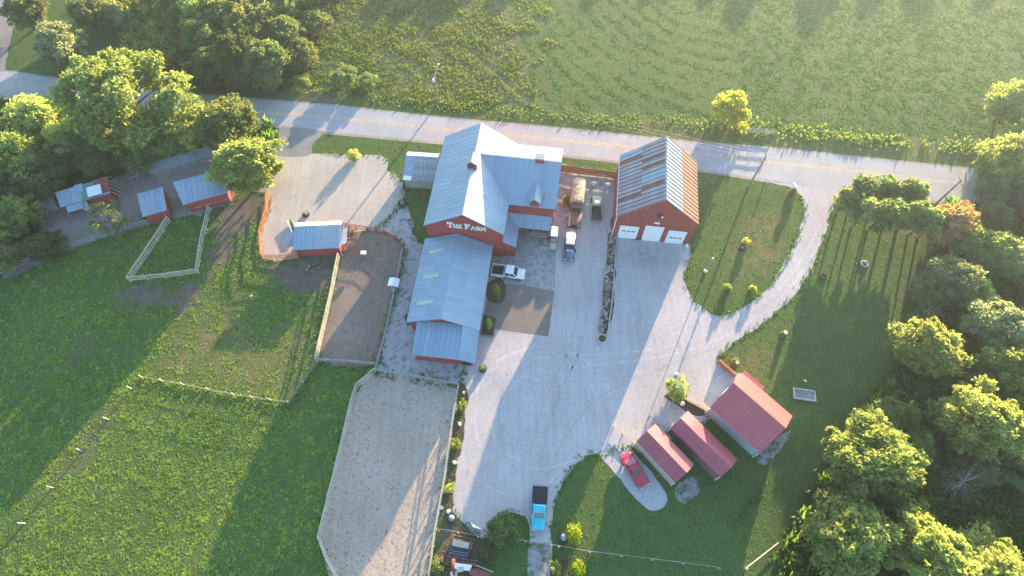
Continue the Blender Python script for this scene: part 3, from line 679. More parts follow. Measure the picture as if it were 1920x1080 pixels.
# --- three red-roofed sheds, angled to the yard
m_maroon2 = M('dark_maroon_roof', (.36, .056, .076), .38, 0., coat=.3, spec=.6, var=.1, scale=.6, each=.06, streak=.15)
mar = [m_maroon, m_maroon]; mar2 = [m_maroon2, m_maroon2]
m_beige = M('beige_siding', (.36, .31, .26), .75, var=.12)
s1 = Gable('storage_shed', 'narrow maroon roofed shed beside the parked red car', 'shed', 22.47, 13.58, -.70, 7.0, 1.75, 1.85, 3.4, 2.42, 2.42, .06, m_beige, mar2, 16, 1, None, .03, group='maroon roofed sheds')
s2 = Gable('storage_shed', 'middle one of three maroon roofed sheds, narrow and dark walled', 'shed', 28.27, 14.19, -.715, 8.6, 1.6, 1.9, 3.42, 2.4, 2.4, .06, M('dark_siding', (.16, .09, .09), .75), mar2, 18, 1, None, .03, group='maroon roofed sheds')
s3 = Gable('storage_shed', 'widest maroon roofed shed with grey side wall, sunny slope glowing orange', 'shed', 35.58, 18.83, -.748, 8.35, 3.95, 3.35, 5.3, 2.85, 2.75, .15, M('grey_siding', (.33, .34, .37), .75, var=.1), mar, 14, 1, None, .03, group='maroon roofed sheds')
for s_, w0, w1, L_ in ((s1, -1.75, 1.85, 7.0), (s2, -1.6, 1.9, 8.6), (s3, -3.95, 3.35, 8.35)):
    MB().bar((w0 + .1, L_ - .05, 2.3), (w0 + .1, L_ - .05, .05), .12, .12).build('corner_board', m_white, s_.root)
    MB().bar((w0 + .04, .06, .03), (w0 + .04, .06, 2.3), .1, .1).build('corner_board', m_white, s_.root)
    MB().box(-.6, .6, L_ - .03, L_ + .02, .05, 2.1).build('door', m_white, s_.root)
b = MB().box(3.4, 4.0, 5.0, 8.3, 2.62, 2.7).build('eave_shelf', m_maroon, s3.root)

# --- animal sheds on the left: single-slope roofs
def pent(name, label, cat, quad, low_h, walls, rmat, n=6, group=None, wmat=m_red, over=.25):
    """quad: roof corners (far-left, far-right, near-right, near-left) as (px,py,h)"""
    P4 = [G(*q) for q in quad]; o = P4[3].copy(); ux = (P4[2] - P4[3]); rz = math.atan2(ux.y, ux.x)
    r = thing(name, label, cat, (o.x, o.y), rz, group)
    Mi = Matrix.Rotation(-rz, 4, 'Z') @ Matrix.Translation((-o.x, -o.y, 0))
    q = [Mi @ p for p in P4]
    U = q[2].x; D = (q[0].y + q[1].y) / 2; zl, zh = q[3].z, q[0].z; sh = (q[0].x + q[1].x - U) / 2
    rf = MB().slab([(0, 0, zl), (U, 0, zl), (U + sh, D, zh), (sh, D, zh)], .08).build('roof', rmat, r)
    cover(rf, (0, 0, zl), (1, 0, 0), (0, D, zh - zl), U, math.hypot(D, zh - zl), n, [rmat, rmat], 1, None, .03)
    MB().prism([(over, 0), (D - over, 0), (D - over, zh - .14), (over, zl - .1)], over, U - over)  # shape kept simple below
    k = (zh - zl) / D
    z0, z1 = zl + k * over - .1, zh - k * over - .1
    MB().add([(over, over, 0), (U - over, over, 0), (U - over, D - over, 0), (over, D - over, 0), (over, over, z0), (U - over, over, z0), (U - over, D - over, z1), (over, D - over, z1)],
             [(0, 3, 2, 1), (4, 5, 6, 7), (0, 1, 5, 4), (1, 2, 6, 5), (2, 3, 7, 6), (3, 0, 4, 7)]).build('wall', wmat, r)
    return r, U, D, zl, zh, rf
g_ = 'small animal sheds in the left yard'
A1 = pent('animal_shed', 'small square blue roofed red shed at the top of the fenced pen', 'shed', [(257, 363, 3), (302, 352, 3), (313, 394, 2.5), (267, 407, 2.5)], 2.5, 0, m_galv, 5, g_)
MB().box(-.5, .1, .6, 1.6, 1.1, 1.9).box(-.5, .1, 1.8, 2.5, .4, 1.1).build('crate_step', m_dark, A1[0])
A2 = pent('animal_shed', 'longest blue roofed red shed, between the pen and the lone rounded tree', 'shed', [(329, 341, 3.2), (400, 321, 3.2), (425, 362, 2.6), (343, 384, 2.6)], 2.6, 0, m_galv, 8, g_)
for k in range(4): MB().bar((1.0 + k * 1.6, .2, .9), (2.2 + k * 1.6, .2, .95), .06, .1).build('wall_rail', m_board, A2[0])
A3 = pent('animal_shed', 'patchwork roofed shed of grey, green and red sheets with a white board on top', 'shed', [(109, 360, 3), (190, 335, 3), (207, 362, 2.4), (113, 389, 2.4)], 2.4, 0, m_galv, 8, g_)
r3, U3, D3, zl3, zh3, rf3 = A3
m_green = M('green_roof_sheet', (.10, .22, .16), .6); m_redsh = M('red_roof_sheet', (.25, .06, .06), .6)
kk = (zh3 - zl3) / D3
def patch(nm, x0, x1, y0, y1, mat, up=.07): MB().slab([(x0, y0, zl3 + kk * y0 + up), (x1, y0, zl3 + kk * y0 + up), (x1, y1, zl3 + kk * y1 + up), (x0, y1, zl3 + kk * y1 + up)], .02).build(nm, mat, rf3)
patch('roof_sheet', .45 * U3, .72 * U3, -.1, D3, m_green); patch('roof_sheet', .72 * U3, 1.02 * U3, .3, D3 + .2, m_redsh); patch('roof_sheet', .34 * U3, .5 * U3, D3 * .55, D3 + .2, m_galv, .1)
MB().slab([(.58 * U3, .1, zl3 + .35), (.86 * U3, .1, zl3 + .35), (.86 * U3, 1.9, zl3 + .75), (.58 * U3, 1.9, zl3 + .75)], .04).build('white_board', m_white, r3)
MB().slab([(.1 * U3, -1.1, 1.9), (.42 * U3, -1.1, 1.9), (.42 * U3, 0, 2.3), (.1 * U3, 0, 2.3)], .05).build('awning', m_galv, r3)
MB().slab([(.40 * U3, -1.3, 1.6), (.52 * U3, -1.3, 1.6), (.5 * U3, .1, 2.2), (.38 * U3, .1, 2.2)], .05).build('awning', m_galv2, r3)
for xx in (.1, .42): MB().bar((xx * U3, -1.05, 0), (xx * U3, -1.05, 1.86), .08, .08).build('post', m_board, r3)
for k in range(5): MB().bar((U3 + .1, .4 + k * .8, 2.2 + .1 * k), (U3 + 1.3, .1 + k * .8, .1), .09, .09).build('brace', m_board, r3)
A4 = pent('lean_to_shed', 'long low grey roofed lean-to under the trees behind the animal sheds', 'shed', [(290, 300, 2.2), (398, 274, 2.2), (404, 290, 1.7), (281, 327, 1.7)], 1.7, 0, m_galv2, 12, None, m_greyboard)
A5 = pent('lean_to_shed', 'tiny grey lean-to at the far left end of the dusty yard', 'shed', [(78, 372, 1.8), (98, 366, 1.8), (104, 384, 1.4), (80, 392, 1.4)], 1.4, 0, m_galv2, 3, None, m_greyboard)
AX = pent('barn_annex', 'low annex with patched blue and grey roof against the left side of the big barn', 'annex', [(760, 292, 3.1), (832, 295, 3.1), (815, 341, 2.4), (754, 337, 2.4)], 2.4, 0, M('streaked_grey_roof', (.24, .27, .30), .6, .1, var=.45, scale=.9), 7, None, m_greyboard)
rA, UA, DA, zlA, zhA, rfA = AX
ka = (zhA - zlA) / DA
def apatch(nm, x0, x1, y0, y1, mat, up): MB().slab([(x0, y0, zlA + ka * y0 + up), (x1, y0, zlA + ka * y0 + up), (x1, y1, zlA + ka * y1 + up), (x0, y1, zlA + ka * y1 + up)], .02).build(nm, mat, rfA)
apatch('roof_sheet', .05, 1.65, .2, DA - .05, m_galv, .075); apatch('roof_sheet', .15, 1.5, -.1, .75, m_white, .1)
MB().slab([(0, DA, zhA + .04), (UA, DA, zhA + .04), (UA, DA + 1.25, zhA - .45), (0, DA + 1.25, zhA - .45)], .05).build('back_slope', m_galv, rA)
MB().box(-.9, -.2, -.3, .7, 0, .9).build('bin', m_board, rA)
# --- shed at the foot of the sandy lot
B_ = pent('stall_shed', 'white edged striped metal roof shed at the foot of the sandy lot', 'shed', [(560, 421, 3.0), (643, 424, 3.0), (637, 465, 2.35), (549, 469, 2.35)], 2.35, 0, m_galv, 12, None)
rB, UB, DB, zlB, zhB, rfB = B_
cover(rfB, (UB * .5, 0, zlB + .035), (1, 0, 0), (0, DB, zhB - zlB), UB * .5, math.hypot(DB, zhB - zlB), 6, [M('bright_steel_sheet', (.42, .46, .52), .4, .3), m_galv2], 1, None, .05, 2)
MB().slab([(0, DB, zhB + .06), (UB, DB, zhB + .06), (UB, DB + .95, zhB - .3), (0, DB + .95, zhB - .3)], .05).build('back_slope', m_white, rB)
MB().slab([(-1.9, .9, 1.9), (.1, .9, 2.1), (.1, 3.6, 2.3), (-1.6, 3.6, 2.1)], .05).build('side_awning', m_galv2, rB)
for yy in (1.0, 3.5): MB().bar((-1.5, yy, 0), (-1.5, yy, 1.9), .08, .08).build('post', m_redboard, rB)
MB().slab([(UB, .5, 2.2), (UB + .9, 1.2, 2.0), (UB + .9, DB - .4, 2.3), (UB, DB - .2, 2.6)], .05).build('side_awning', m_galv2, rB)
# ------------------------------------------------------------------ fences, walls, poles and wires
m_paleb = M('pale_grey_boards', (.47, .43, .36), .85, var=.2, scale=2, fine=.15)
def fence(name, label, pts, h, rails, pmat, rmat, gap=2.4, rh=.14, rt=.04, pw=.11, cat='fence', group=None, cap=0.):
    """pts: photo points at the foot of the fence. Posts and boards are parts."""
    w = [G(x, y) for x, y in pts]
    o = w[0]; r = thing(name, label, cat, (o.x, o.y), 0, group)
    loc = [p - o for p in w]
    ends = [loc[0]]
    for a, b in zip(loc, loc[1:]):
        n = max(1, round((b - a).length / gap))
        for k in range(1, n + 1): ends.append(a.lerp(b, k / n))
    for e in ends:
        hh = h * rnd.uniform(.98, 1.06) + .08
        link('post', unit_box(pmat), r, Matrix.Translation((e.x, e.y, hh / 2)) @ Matrix.Rotation(rnd.uniform(-.2, .2), 4, 'Z') @ Matrix.Diagonal((pw, pw, hh, 1)))
    for a, b in zip(ends, ends[1:]):
        d = (b - a).normalized(); s = Vector((-d.y, d.x, 0)) * (pw / 2 + rt / 2 + .004)
        if cap: plank('cap_board', rmat, r, a + Vector((0, 0, h + .12)), b + Vector((0, 0, h + .12)), cap, .05)
        for k in range(rails):
            z = h * (k + 1) / rails - rh * .5
            j = lambda: rnd.uniform(-.025, .025)
            if rh < .05: plank('wire', rmat, r, a + Vector((0, 0, z)) + s, b + Vector((0, 0, z)) + s, rt, rh)
            else: plank('rail', rmat, r, a + Vector((0, 0, z + j())) + s, b + Vector((0, 0, z + j())) + s, rt, rh)
    return r
fence('pen_fence', 'three board fence round the small triangular pen below the animal sheds', [(310, 400), (320, 416), (297, 452), (246, 528), (312, 522), (374, 513), (384, 450), (397, 396)], 1.35, 3, m_newboard, m_newboard, 2.3, .17, cap=.12)
fence('board_fence', 'long weathered two rail fence below the dusty left yard', [(-12, 522), (65, 491), (142, 463), (215, 440), (280, 420)], 1.1, 2, m_greyboard, m_greyboard, 2.6, .16, cap=.12)
fence('paddock_fence', 'pale board fence down the left side of the brown paddock', [(637, 482), (622, 560), (595, 677)], 1.3, 3, m_newboard, m_newboard, 2.5, cap=.13)
fence('paddock_fence', 'grey board fence across the foot of the brown paddock', [(595, 678), (652, 681), (706, 686)], 1.2, 3, m_greyboard, m_greyboard, 2.5, cap=.12)
fence('paddock_fence', 'grey board fence between the brown paddock and the gravel strip', [(706, 697), (722, 640), (740, 560), (748, 520), (757, 470)], 1.2, 3, m_greyboard, m_greyboard, 2.5, cap=.12)
fence('arena_fence', 'pale board fence along the left side of the sandy riding arena', [(705, 697), (671, 726), (660, 762), (640, 850), (601, 1008), (616, 1048), (640, 1095)], 1.3, 3, m_paleb, m_paleb, 2.5, cap=.13)
fence('arena_fence', 'grey board fence across the top of the sandy riding arena', [(706, 697), (760, 706), (810, 715), (860, 724)], 1.2, 3, m_greyboard, m_greyboard, 2.5, cap=.12)
fence('arena_fence', 'weathered board fence between the riding arena and the gravel yard', [(860, 726), (848, 800), (834, 900), (816, 1000), (804, 1092)], 1.2, 2, m_board, m_board, 2.6, .12, cap=.12)
fence('lot_fence', 'red stained rail fence along the left edge of the sandy lot', [(503, 368), (503, 398), (490, 441), (494, 486), (530, 487), (562, 486)], 1.3, 3, m_redboard, m_redboard, 1.8, .16, cap=.12)
fence('wire_fence', 'thin wire fence with posts closing off the dry pasture patch', [(596, 680), (543, 756), (440, 741), (345, 722), (268, 708)], 1.1, 2, m_newboard, m_newboard, 3.2, .035, .03, .09)
fence('yard_fence', 'thin single rail fence across the bottom of the yard', [(818, 994), (860, 1000), (897, 1008), (985, 1016), (1047, 1026), (1104, 1036), (1163, 1043), (1221, 1050), (1278, 1057), (1345, 1066)], 1.0, 1, m_board, m_board, 3.8, .07, .05, .15)
fence('back_fence', 'red board fence between the big barn and the garage', [(1050, 322), (1085, 327), (1120, 331), (1156, 336)], 1.7, 4, m_red, M('red_fence_board', (.20, .05, .04), .8), 2.2, .36)
fence('panel_fence', 'dark red pipe panels round the top of the brown paddock', [(648, 428), (690, 434), (722, 441), (742, 452), (757, 470)], 1.4, 4, M('dark_red_pipe', (.20, .04, .045), .6), M('dark_red_pipe', (.20, .04, .045), .6), 1.7, .07, .06, .08)
fence('yard_rail', 'low white edged rail in front of the narrow shed beside the red car', [(1150, 801), (1167, 815), (1189, 835)], .5, 1, m_newboard, m_newboard, 1.5, .16, .1, .14)
fence('yard_rail', 'low weathered rail in the gap between the two narrow maroon sheds', [(1217, 782), (1232, 796), (1250, 808)], .55, 1, m_board, m_board, 1.5, .16, .1, .14)
fence('field_gate', 'old grey plank gate standing across the ditch by the yellow tree', [(1400, 250), (1424, 252), (1450, 254)], 1.3, 4, m_board, m_board, 2.6, .16, cat='gate')
# timber edgings
def edging(label, pts, h, w, mat):
    q = [G(x, y) for x, y in pts]; r = thing('edging_timber', label, 'edging', (q[0].x, q[0].y))
    for a, b in zip(q, q[1:]): plank('timber', mat, r, a - q[0] + Vector((0, 0, h / 2)), b - q[0] + Vector((0, 0, h / 2)), w, h)
edging('pinkish timber edging from the small round tree down to the widest maroon shed', [(1274, 739), (1290, 752), (1326, 771)], .35, .3, M('pinkish_timber', (.40, .27, .22), .8))
edging('red timber wall curving up to the top corner of the widest maroon shed', [(1346, 678), (1356, 688), (1378, 707)], .9, .3, m_redboard)
edging('dark timber edging round the planting bed beside the long barn', [(905, 592), (902, 628), (925, 632), (928, 618)], .2, .15, m_pole)
sheet('planting_bed', [(1245, 742), (1274, 739), (1326, 770), (1322, 778), (1300, 778), (1264, 757)], .016, m_soil, .1, seed=21)
sheet('planting_bed', [(906, 590), (930, 596), (926, 630), (903, 627)], .02, m_soil, .05, rounding=False)
sheet('planting_bed', [(918, 527), (945, 527), (944, 568), (912, 560)], .02, m_soil, .1)
sheet('planting_bed', [(861, 728), (876, 722), (870, 800), (858, 880), (846, 960), (832, 975), (842, 880), (854, 800)], .016, m_soil, .2, seed=22)
sheet('planting_bed', [(1142, 440), (1155, 446), (1150, 560), (1139, 628), (1126, 628), (1133, 540), (1138, 470)], .016, m_soil, .15, seed=23)
# rock wall in the yard: every stone is a part
rw = thing('rock_wall', 'long narrow heap of field stones running down the middle of the gravel yard', 'stone wall', tuple(G(1140, 540)))
stones = []
for k in range(4):
    bm = bmesh.new(); bmesh.ops.create_icosphere(bm, subdivisions=1, radius=.5)
    rk = random.Random(k)
    for v_ in bm.verts: v_.co *= rk.uniform(.72, 1.15)
    me = bpy.data.meshes.new('stone'); bm.to_mesh(me); bm.free(); me.materials.append([m_stone, m_stone, M('pale_stone', (.36, .32, .27), .85, var=.3, world=True, fine=.2), M('brown_stone', (.15, .11, .085), .85, var=.3, world=True, fine=.2)][k]); stones.append(me)
o_ = G(1140, 540)
for i in range(190):
    t = rnd.random(); py = 444 + t * 178; cx = 1149 - 19 * t
    p = G(cx + rnd.uniform(-6.5, 5.5), py) - o_
    s = rnd.uniform(.28, .75)
    link('stone', rnd.choice(stones), rw, Matrix.Translation((p.x, p.y, s * .25 + rnd.uniform(0, .22))) @ Matrix.Rotation(rnd.uniform(0, 6), 4, 'Z') @ Matrix.Rotation(rnd.uniform(-.4, .4), 4, 'X') @ Matrix.Diagonal((s * rnd.uniform(.8, 1.4), s, s * .75, 1)))
cb = [G(x, y) - o_ for x, y in ((1156, 450), (1148, 560), (1139, 630))]
for a, b in zip(cb, cb[1:]): plank('curb', m_concrete, rw, a + Vector((0, 0, .12)), b + Vector((0, 0, .12)), .18, .24)

# utility poles with crossarms, and their wires
def pole(label, base, h, arms, lean=0., extra=None, group='utility poles along the road'):
    b = G(*base); r = thing('utility_pole', label, 'utility pole', (b.x, b.y), 0, group)
    MB().tube([(0, 0, 0), (0, 0, h)], [.17, .12], 10).build('shaft', m_pole, r)
    tops = []
    for z, ln in arms:
        MB().bar((-ln / 2 * math.sin(.12), -ln / 2 * 1.0, z), (ln / 2 * math.sin(.12), ln / 2, z), .11, .13).build('crossarm', m_pole, r)
        for s in (-.46, 0, .46):
            MB().lathe([(.03, 0), (.06, .03), (.05, .14), (.02, .17)], (s * ln * .12, s * ln, z + .06), 8).build('insulator', m_lamp, r)
    if extra == 'lamp':
        a = MB().tube([(0, 0, h - .4), (.3, .9, h + .1), (.5, 2.0, h + .25)], .05, 6).build('lamp_arm', m_galv, r)
        MB().lathe([(.05, .1), (.22, 0), (.2, -.12), (.05, -.18)], (.52, 2.1, h + .2), 10).build('lamp_head', m_lamp, a)
        MB().lathe([(.2, 0), (.24, .05), (.24, .6), (.18, .68)], (-.36, -.1, h - 1.8), 10).build('transformer', m_lamp, r)
    return b, h
p1 = pole('utility pole with lamp arm and pale transformer at the field edge behind the barn', (823, 192), 6.9, [(6.5, 1.6)], extra='lamp')
p2 = pole('tall utility pole on the near verge right of the garage', (1402, 352), 8.3, [(8.0, 1.8)])
p3 = pole('dark utility pole at the road edge next to the browning pine', (1755, 382), 6.4, [(6.1, 1.5)])
def wire(a, b, sag, label):
    pts = [a.lerp(b, t / 14) - Vector((0, 0, sag * 4 * (t / 14) * (1 - t / 14))) for t in range(15)]
    o = a.copy(); b_ = MB().tube([p - o for p in pts], .015, 5); w = b_.build('power_line', m_wire); w.location = o
    tag(w, label, 'wire', 'overhead wires along the road')
def wp(base, h, k): b = G(*base); return Vector((b.x + k * .2, b.y + k, h))
far_l = Vector((-135, 96, 8)); far_r = Vector((150, 40, 7.5))
for k in (-.72, 0, .72):
    s_ = 'lower' if k < 0 else 'upper' if k > 0 else 'middle'
    wire(wp((823, 192), 6.6, k), wp((1402, 352), 8.1, k), 1.1, f'{s_} wire strung between the lamp pole and the tall pole by the garage')
    wire(wp((823, 192), 6.6, k), far_l + Vector((0, k, 0)), 1.6, f'{s_} wire running from the lamp pole off to the left')
    wire(wp((1402, 352), 8.1, k), wp((1755, 382), 6.2, k), .8, f'{s_} wire strung between the tall pole and the dark pole by the pines')
# yard light on the lawn
b = G(1322, 509); r = thing('yard_light', 'slim grey lamp post on the lawn inside the driveway curve', 'lamp post', (b.x, b.y))
MB().tube([(0, 0, 0), (0, 0, 3.9)], [.09, .06], 8).build('shaft', m_galv2, r); MB().lathe([(.1, 0), (.3, .1), (.3, .22), (.1, .35)], (0, 0, .0), 10).build('base', m_lamp, r); MB().lathe([(.08, 0), (.2, .08), (.16, .3), (.04, .4)], (0, 0, 3.88), 10).build('lamp_head', m_lamp, r)

# field posts and small posts
def post(label, px, py, h, w=.16, mat=m_newboard, group=None, cat='post', name='fence_post'):
    b = G(px, py); o = MB().box(-w / 2, w / 2, -w / 2, w / 2, 0, h).frustum((-w / 2 - .01, w / 2 + .01, -w / 2 - .01, w / 2 + .01), (-w / 4, w / 4, -w / 4, w / 4), h + .001, h + .08).build(name, mat); o.location = b; o.rotation_euler = (rnd.uniform(-.06, .06), rnd.uniform(-.06, .06), rnd.uniform(0, 1)); tag(o, label, cat, group)
for (x, y), w_ in zip(((246, 729), (204, 787), (155, 846), (100, 915), (47, 981)), ('uppermost', 'second from the top', 'middle', 'fourth from the top', 'lowest')):
    post(f'pale fence post in the line along the left pasture, {w_}', x, y, 1.2, .11, m_board, 'posts of the left pasture line')
for (x, y), w_ in zip(((1526, 882), (1511, 922), (1484, 970)), ('upper', 'middle', 'lower')):
    post(f'short pale post at the edge of the right lawn, {w_} of three', x, y, 1.0, .14, m_newboard, 'posts along the right lawn edge')
post('white marker post on the verge near the driveway mouth', 1434, 341, 1.1, .14, m_white)
post('white marker post in the planting strip, just below the arena corner', 870, 738, .8, .2, m_white)
b0, b1 = G(1396, 1066), G(1458, 1018)
o = thing('wooden_gate_rail', 'long pale pole lying across the grass near the bottom right fence end', 'pole', tuple(b0)); MB().tube([(0, 0, .5), tuple((b1 - b0) + Vector((0, 0, .35)))], [.09, .07], 8).build('pole', m_newboard, o); MB().box(-.12, .12, -.12, .12, 0, .9).build('post', m_newboard, o)
# ------------------------------------------------------------------ vehicles (built facing +y)
def wheel(parent, x, y, r=.36, w=.24):
    t = MB().lathe([(r * .62, -w / 2), (r * .93, -w / 2), (r, -w / 4), (r, w / 4), (r * .93, w / 2), (r * .62, w / 2)], (0, 0, 0), 16, 0, 'X').build('tyre', m_tyre, parent); t.location = (x, y, r)
    MB().lathe([(r * .2, -w / 2 - .012), (r * .6, -w / 2 - .005), (r * .6, w / 2 + .005), (r * .2, w / 2 + .012)], (0, 0, 0), 12, 0, 'X').build('rim', m_rim, t)
def paint(name, col): return M(name, col, .28, 0., var=.03, spec=.5, coat=.6)
def lamps(r, y, w, z, mat=m_lamp, s=.1, name='headlight'):
    for sx in (-1, 1):
        o = MB().lathe([(s * .6, 0), (s, .02), (s * .8, .06), (s * .3, .08)], (0, 0, 0), 10).build(name, mat, r)
        o.location = (sx * w, y, z); o.rotation_euler = (-PI / 2 if y > 0 else PI / 2, 0, 0)
def cabin(r, b, t, z0, z1, pm, roof_pm=None, rearglass=True):
    """greenhouse: b,t=(x0,x1,y0,y1)"""
    c = MB().frustum(b, t, z0, z1).build('cab', pm, r)
    MB().frustum((t[0] - .02, t[1] + .02, t[2] - .02, t[3] + .02), (t[0] + .1, t[1] - .1, t[2] + .1, t[3] - .12), z1 + .002, z1 + .075).build('cab_roof', roof_pm or pm, r)
    def face(name, p, q, inset=.1, lo=.12, hi=.1):
        """quad between bottom edge p0-p1 and top edge q0-q1, slightly proud"""
        p0, p1, q0, q1 = Vector(p[0]), Vector(p[1]), Vector(q[0]), Vector(q[1])
        def L(s, t_): return (p0.lerp(p1, s)).lerp(q0.lerp(q1, s), t_)
        quad = [L(inset, lo), L(1 - inset, lo), L(1 - inset, 1 - hi), L(inset, 1 - hi)]
        n = (quad[1] - quad[0]).cross(quad[3] - quad[0]).normalized(); cc = Vector(((b[0] + b[1]) / 2, (b[2] + b[3]) / 2, (z0 + z1) / 2))
        if n.dot(quad[0] - cc) < 0: n = -n
        quad = [v + n * .012 for v in quad]
        MB().add(quad + [v - n * .03 for v in quad], [(0, 1, 2, 3), (7, 6, 5, 4), (0, 4, 5, 1), (1, 5, 6, 2), (2, 6, 7, 3), (3, 7, 4, 0)]).build(name, m_glass, r)
    B = [(b[0], b[2], z0), (b[1], b[2], z0), (b[1], b[3], z0), (b[0], b[3], z0)]; T = [(t[0], t[2], z1), (t[1], t[2], z1), (t[1], t[3], z1), (t[0], t[3], z1)]
    face('windshield', (B[3], B[2]), (T[3], T[2]), .07)
    if rearglass: face('rear_window', (B[0], B[1]), (T[0], T[1]), .14)
    for i, j in ((0, 3), (2, 1)):
        m = [Vector(B[i]).lerp(Vector(B[j]), .5), Vector(T[i]).lerp(Vector(T[j]), .5)]
        face('side_window', (B[i], m[0]), (T[i], m[1]), .08); face('side_window', (m[0], B[j]), (m[1], T[j]), .08)
    return c
def place(r, px, py, tx, ty, h=.6):
    """r centred between the photo points of its tail (px,py) and nose (tx,ty) seen at height h"""
    a, b = G(px, py, h), G(tx, ty, h); c = (a + b) / 2; d = b - a
    r.location = (c.x, c.y, .016); r.rotation_euler = (0, 0, math.atan2(d.y, d.x) - PI / 2); return d.length
def pickup(label, px, py, tx, ty, pm, Wd=1.95, ext=False, cover_=None, old=False, trimm=None):
    r = thing('pickup_truck', label, 'pickup truck'); L = place(r, px, py, tx, ty, .8); h = L / 2; w = Wd / 2
    nose, cab1, cab0 = h, h - (1.55 if old else 1.35), h - (3.1 if old else 3.25)
    MB().loft([(cab0, w * .97, .42, 1.02), (cab1 + .1, w * .97, .4, 1.06), (nose - .9, w * .96, .42, 1.05), (nose - .25, w * .93, .45, .98), (nose, w * .84, .5, .86)], 20, 5).build('body', pm, r, True)
    hd = MB().frustum((-w * .72, w * .72, cab1 + .12, nose - .22), (-w * .55, w * .55, cab1 + .2, nose - .38), 1.03, 1.12).build('hood', pm, r)
    cabin(r, (-w * .92, w * .92, cab0 + .06, cab1 + .28), (-w * .76, w * .76, cab0 + .22, cab1 - .45), 1.0, 1.68, pm)
    # bed
    for sx in (-1, 1): MB().box(sx * w * .97 - .06, sx * w * .97 + .06, -h + .06, cab0 - .03, .45, 1.06).build('bed_side', pm, r)
    MB().box(-w * .9, w * .9, -h, -h + .08, .5, 1.05).build('tailgate', pm, r)
    MB().box(-w * .9, w * .9, -h + .09, cab0 - .03, .5, .56).build('bed_floor', m_dark, r)
    MB().box(-w * .9, w * .9, cab0 - .12, cab0 - .04, .57, 1.04).build('bed_front', pm, r)
    if cover_: MB().frustum((-w * 1.0, w * 1.0, -h + .0, cab0 - .02), (-w * .93, w * .93, -h + .06, cab0 - .06), 1.07, 1.16).build('bed_cover', cover_, r)
    else:
        for sx in (-1, 1): MB().box(sx * w * .7 - .15, sx * w * .7 + .15, -h + .8, -h + 1.7, .57, .78).build('wheel_arch', m_dark, r)
    for y in (nose - .85, -h + 1.15):
        for sx in (-1, 1): wheel(r, sx * (w - .1), y)
    MB().box(-w * .9, w * .9, nose - .02, nose + .12, .42, .6).build('bumper', trimm or m_chrome, r); MB().box(-w * .9, w * .9, -h - .14, -h - .01, .45, .6).build('bumper', trimm or m_chrome, r)
    MB().box(-w * .6, w * .6, nose - .0, nose + .03, .62, .84).build('grille', m_dark if not old else m_chrome, r)
    lamps(r, nose - .02, w * .66, .75); lamps(r, -h - .01, w * .85, .85, M('tail_light', (.35, .02, .02), .3), .07, 'tail_light')
    for sx in (-1, 1): MB().box(sx * w * 1.0 - .02 + (.03 * sx), sx * w * 1.0 + .16 * sx if sx > 0 else sx * w * 1.0 + .02, cab1 - .05, cab1 + .04, 1.08, 1.28).build('mirror', pm, r)
    return r
pickup('white extended cab pickup with open bed, parked nose out beside the long barn', 922, 505, 984, 514, paint('white_car_paint', (.72, .73, .74)), 2.0, True)
pickup('turquoise old pickup with black bed cover at the bottom of the gravel yard', 1013, 912, 1009, 993, paint('turquoise_car_paint', (.02, .42, .52)), 1.98, cover_=M('black_vinyl', (.012, .014, .022), .6), old=True)

def coupe(label, px, py, tx, ty, pm, Wd=1.85):
    r = thing('car', label, 'car'); L = place(r, px, py, tx, ty, .7); h = L / 2; w = Wd / 2
    MB().loft([(-h, w * .82, .42, .78), (-h + .4, w * .95, .36, .92), (-h + 1.3, w, .32, .95), (.6, w, .3, .93), (h - .9, w * .98, .32, .9), (h - .3, w * .92, .36, .84), (h, w * .8, .42, .74)], 20, 4.5).build('body', pm, r, True)
    cabin(r, (-w * .86, w * .86, -h + .75, .75), (-w * .66, w * .66, -h + 1.55, .05), .88, 1.36, pm, rearglass=False)
    for k in range(3): MB().box(-w * .5, w * .5, -h + .82 + k * .3, -h + .98 + k * .3, 1.0 + k * .11, 1.06 + k * .11).build('louvre', M('pale_red_louvre', (.55, .25, .25), .4), r)
    MB().frustum((-w * .6, w * .6, .85, h - .3), (-w * .4, w * .4, .95, h - .5), .9, .96).build('hood', pm, r)
    for y in (h - .9, -h + .9):
        for sx in (-1, 1): wheel(r, sx * (w - .1), y, .33)
    MB().box(-w * .82, w * .82, h - .02, h + .1, .42, .58).build('bumper', m_chrome, r); MB().box(-w * .82, w * .82, -h - .1, -h + .02, .42, .58).build('bumper', m_chrome, r)
    lamps(r, h - .02, w * .62, .66); lamps(r, -h + .0, w * .62, .68, M('tail_light', (.35, .02, .02), .3), .07, 'tail_light')
    for sx in (-1, 1): MB().box(sx * (w + .06) - .08, sx * (w + .06) + .08, .45, .55, .9, 1.02).build('mirror', pm, r)
    return r
coupe('red car with slatted rear window on the gravel pad beside the sheds', 1171, 851, 1210, 911, paint('red_car_paint', (.42, .02, .05)))

